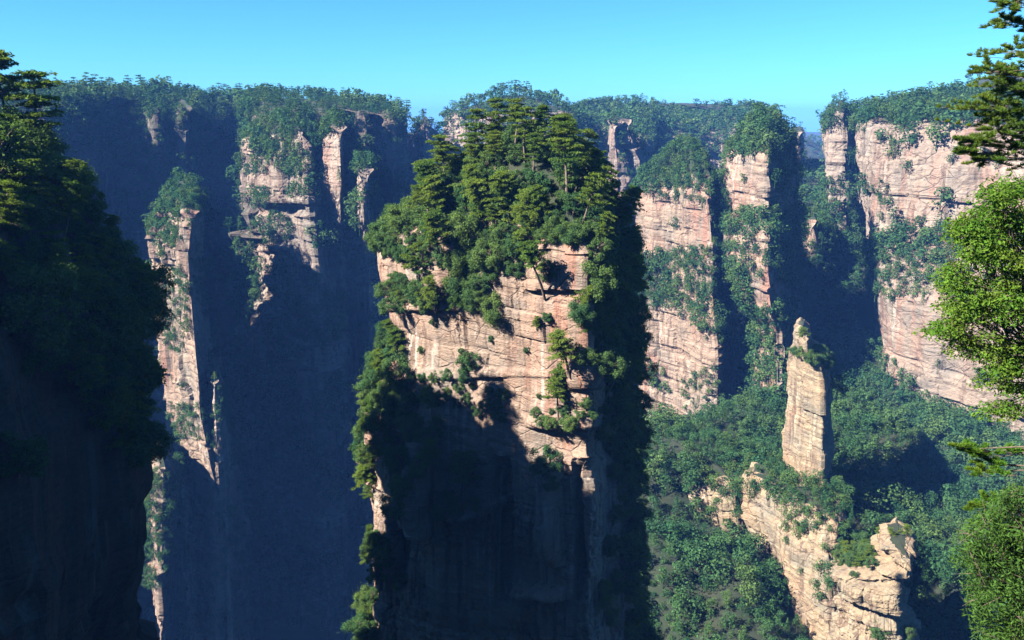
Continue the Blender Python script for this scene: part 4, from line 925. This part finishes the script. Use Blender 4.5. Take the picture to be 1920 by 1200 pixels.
close_tree('broadleaf_tree', (15.2, 16.5, -13), [(1880, 925), (2000, 860), (2080, 1000), (2060, 1260), (1800, 1260), (1825, 1180), (1835, 1120), (1808, 1060), (1815, 1000), (1845, 950)],
           15.5, 1.0, 190, 260, .32, .066, .24, M_big2, 802, 'pale green tree with narrow drooping leaves in the lower right corner', droop=.5, up=.2)
close_pine('pine_tree', (18.6, 25, -1.9), 9.0, [(1900, 5, 24, .45), (1935, 60, 24, .5), (1885, 40, 24.6, .4), (1905, 95, 24, .5), (1860, 135, 23.6, .4), (1890, 165, 23.8, .5), (1860, 200, 23.6, .4), (1880, 220, 23.8, .5), (1910, 260, 23.8, .5), (1900, 140, 24, .45), (1940, 170, 24, .5), (1900, 205, 24, .4), (1870, 245, 23.5, .45), (1835, 265, 23.3, .35), (1890, 275, 24, .4), (1850, 300, 23.5, .35), (1925, 240, 24, .5), (1945, 300, 24, .5), (1815, 285, 23.2, .25), (1960, 120, 24.5, .5)] + [(x_, y_, d_, .5) for y_ in range(-420, 340, 85) for x_, d_ in ((2080, 23.6), (2300, 24), (2220, 26.5), (2060, 26.5))],
           'pine whose needle boughs hang into the upper right corner', 803)
close_pine('pine_tree', (16.0, 18.2, -14), -4.6, [(1830, 850, 18, .16), (1855, 868, 18, .2), (1885, 850, 18, .2), (1850, 885, 17.8, .16), (1815, 842, 18, .12), (2000, 840, 17, .3), (2080, 900, 18.5, .3), (2060, 960, 17.5, .3), (2120, 860, 19.5, .3), (1990, 780, 19, .25), (1850, 940, 17.5, .18), (1828, 950, 17.5, .13), (1885, 945, 17.6, .2)],
           'small yellow green pine twigs between the two leafy trees at the right edge', 804, nl=.10, mat=M_big, tufts=8)

STUFF_LABEL = {
 'wood on the left cliff': 'dark blue green trees crowding the top and ledges of the left cliff',
 'wood on the far cliffs': 'hazy blue green wood on the far cliffs behind the central pillar',
 'trees on the right pillars': 'green shrubs and trees capping the two pink pillars right of centre',
 'wood on the right cliff': 'trees along the rim and shelves of the banded right cliff',
 'trees on the leaning pillar': 'shrubs on the leaning pillar at the left',
 'forest on the right slopes': 'dense green forest covering the slopes at the lower right',
 'forest in the shaded gorge': 'forest at the bottom of the shaded gorge on the left'}
for key, items in STUFF.items():
    v, q, t = build_stuff(key, items)
    link('forest', mesh_from('forest', v, q, M_far, False, t), None, kind='stuff', label=STUFF_LABEL[key], category='forest')

# ------------------------------------------------------------------ air
def haze():
    x0, x1, y0, y1, z0, z1 = -7050, 7050, -7050, 7050, -420, 52
    V = [(x, y, z) for z in (z0, z1) for y in (y0, y1) for x in (x0, x1)]
    me = bpy.data.meshes.new('haze'); me.from_pydata(V, [], [(0, 2, 3, 1), (4, 5, 7, 6), (0, 1, 5, 4), (2, 6, 7, 3), (0, 4, 6, 2), (1, 3, 7, 5)])
    m, n = new_mat('haze'); v = n.nodes.new('ShaderNodeVolumePrincipled')
    v.inputs['Color'].default_value = (.12, .34, 1.0, 1); v.inputs['Density'].default_value = HAZE; v.inputs['Anisotropy'].default_value = .0
    o = n.nodes.new('ShaderNodeOutputMaterial'); n.links.new(v.outputs[0], o.inputs['Volume']); me.materials.append(m)
    link('haze', me, None, kind='stuff', label='thin blue haze filling the valley')
HAZE = .00014
haze()
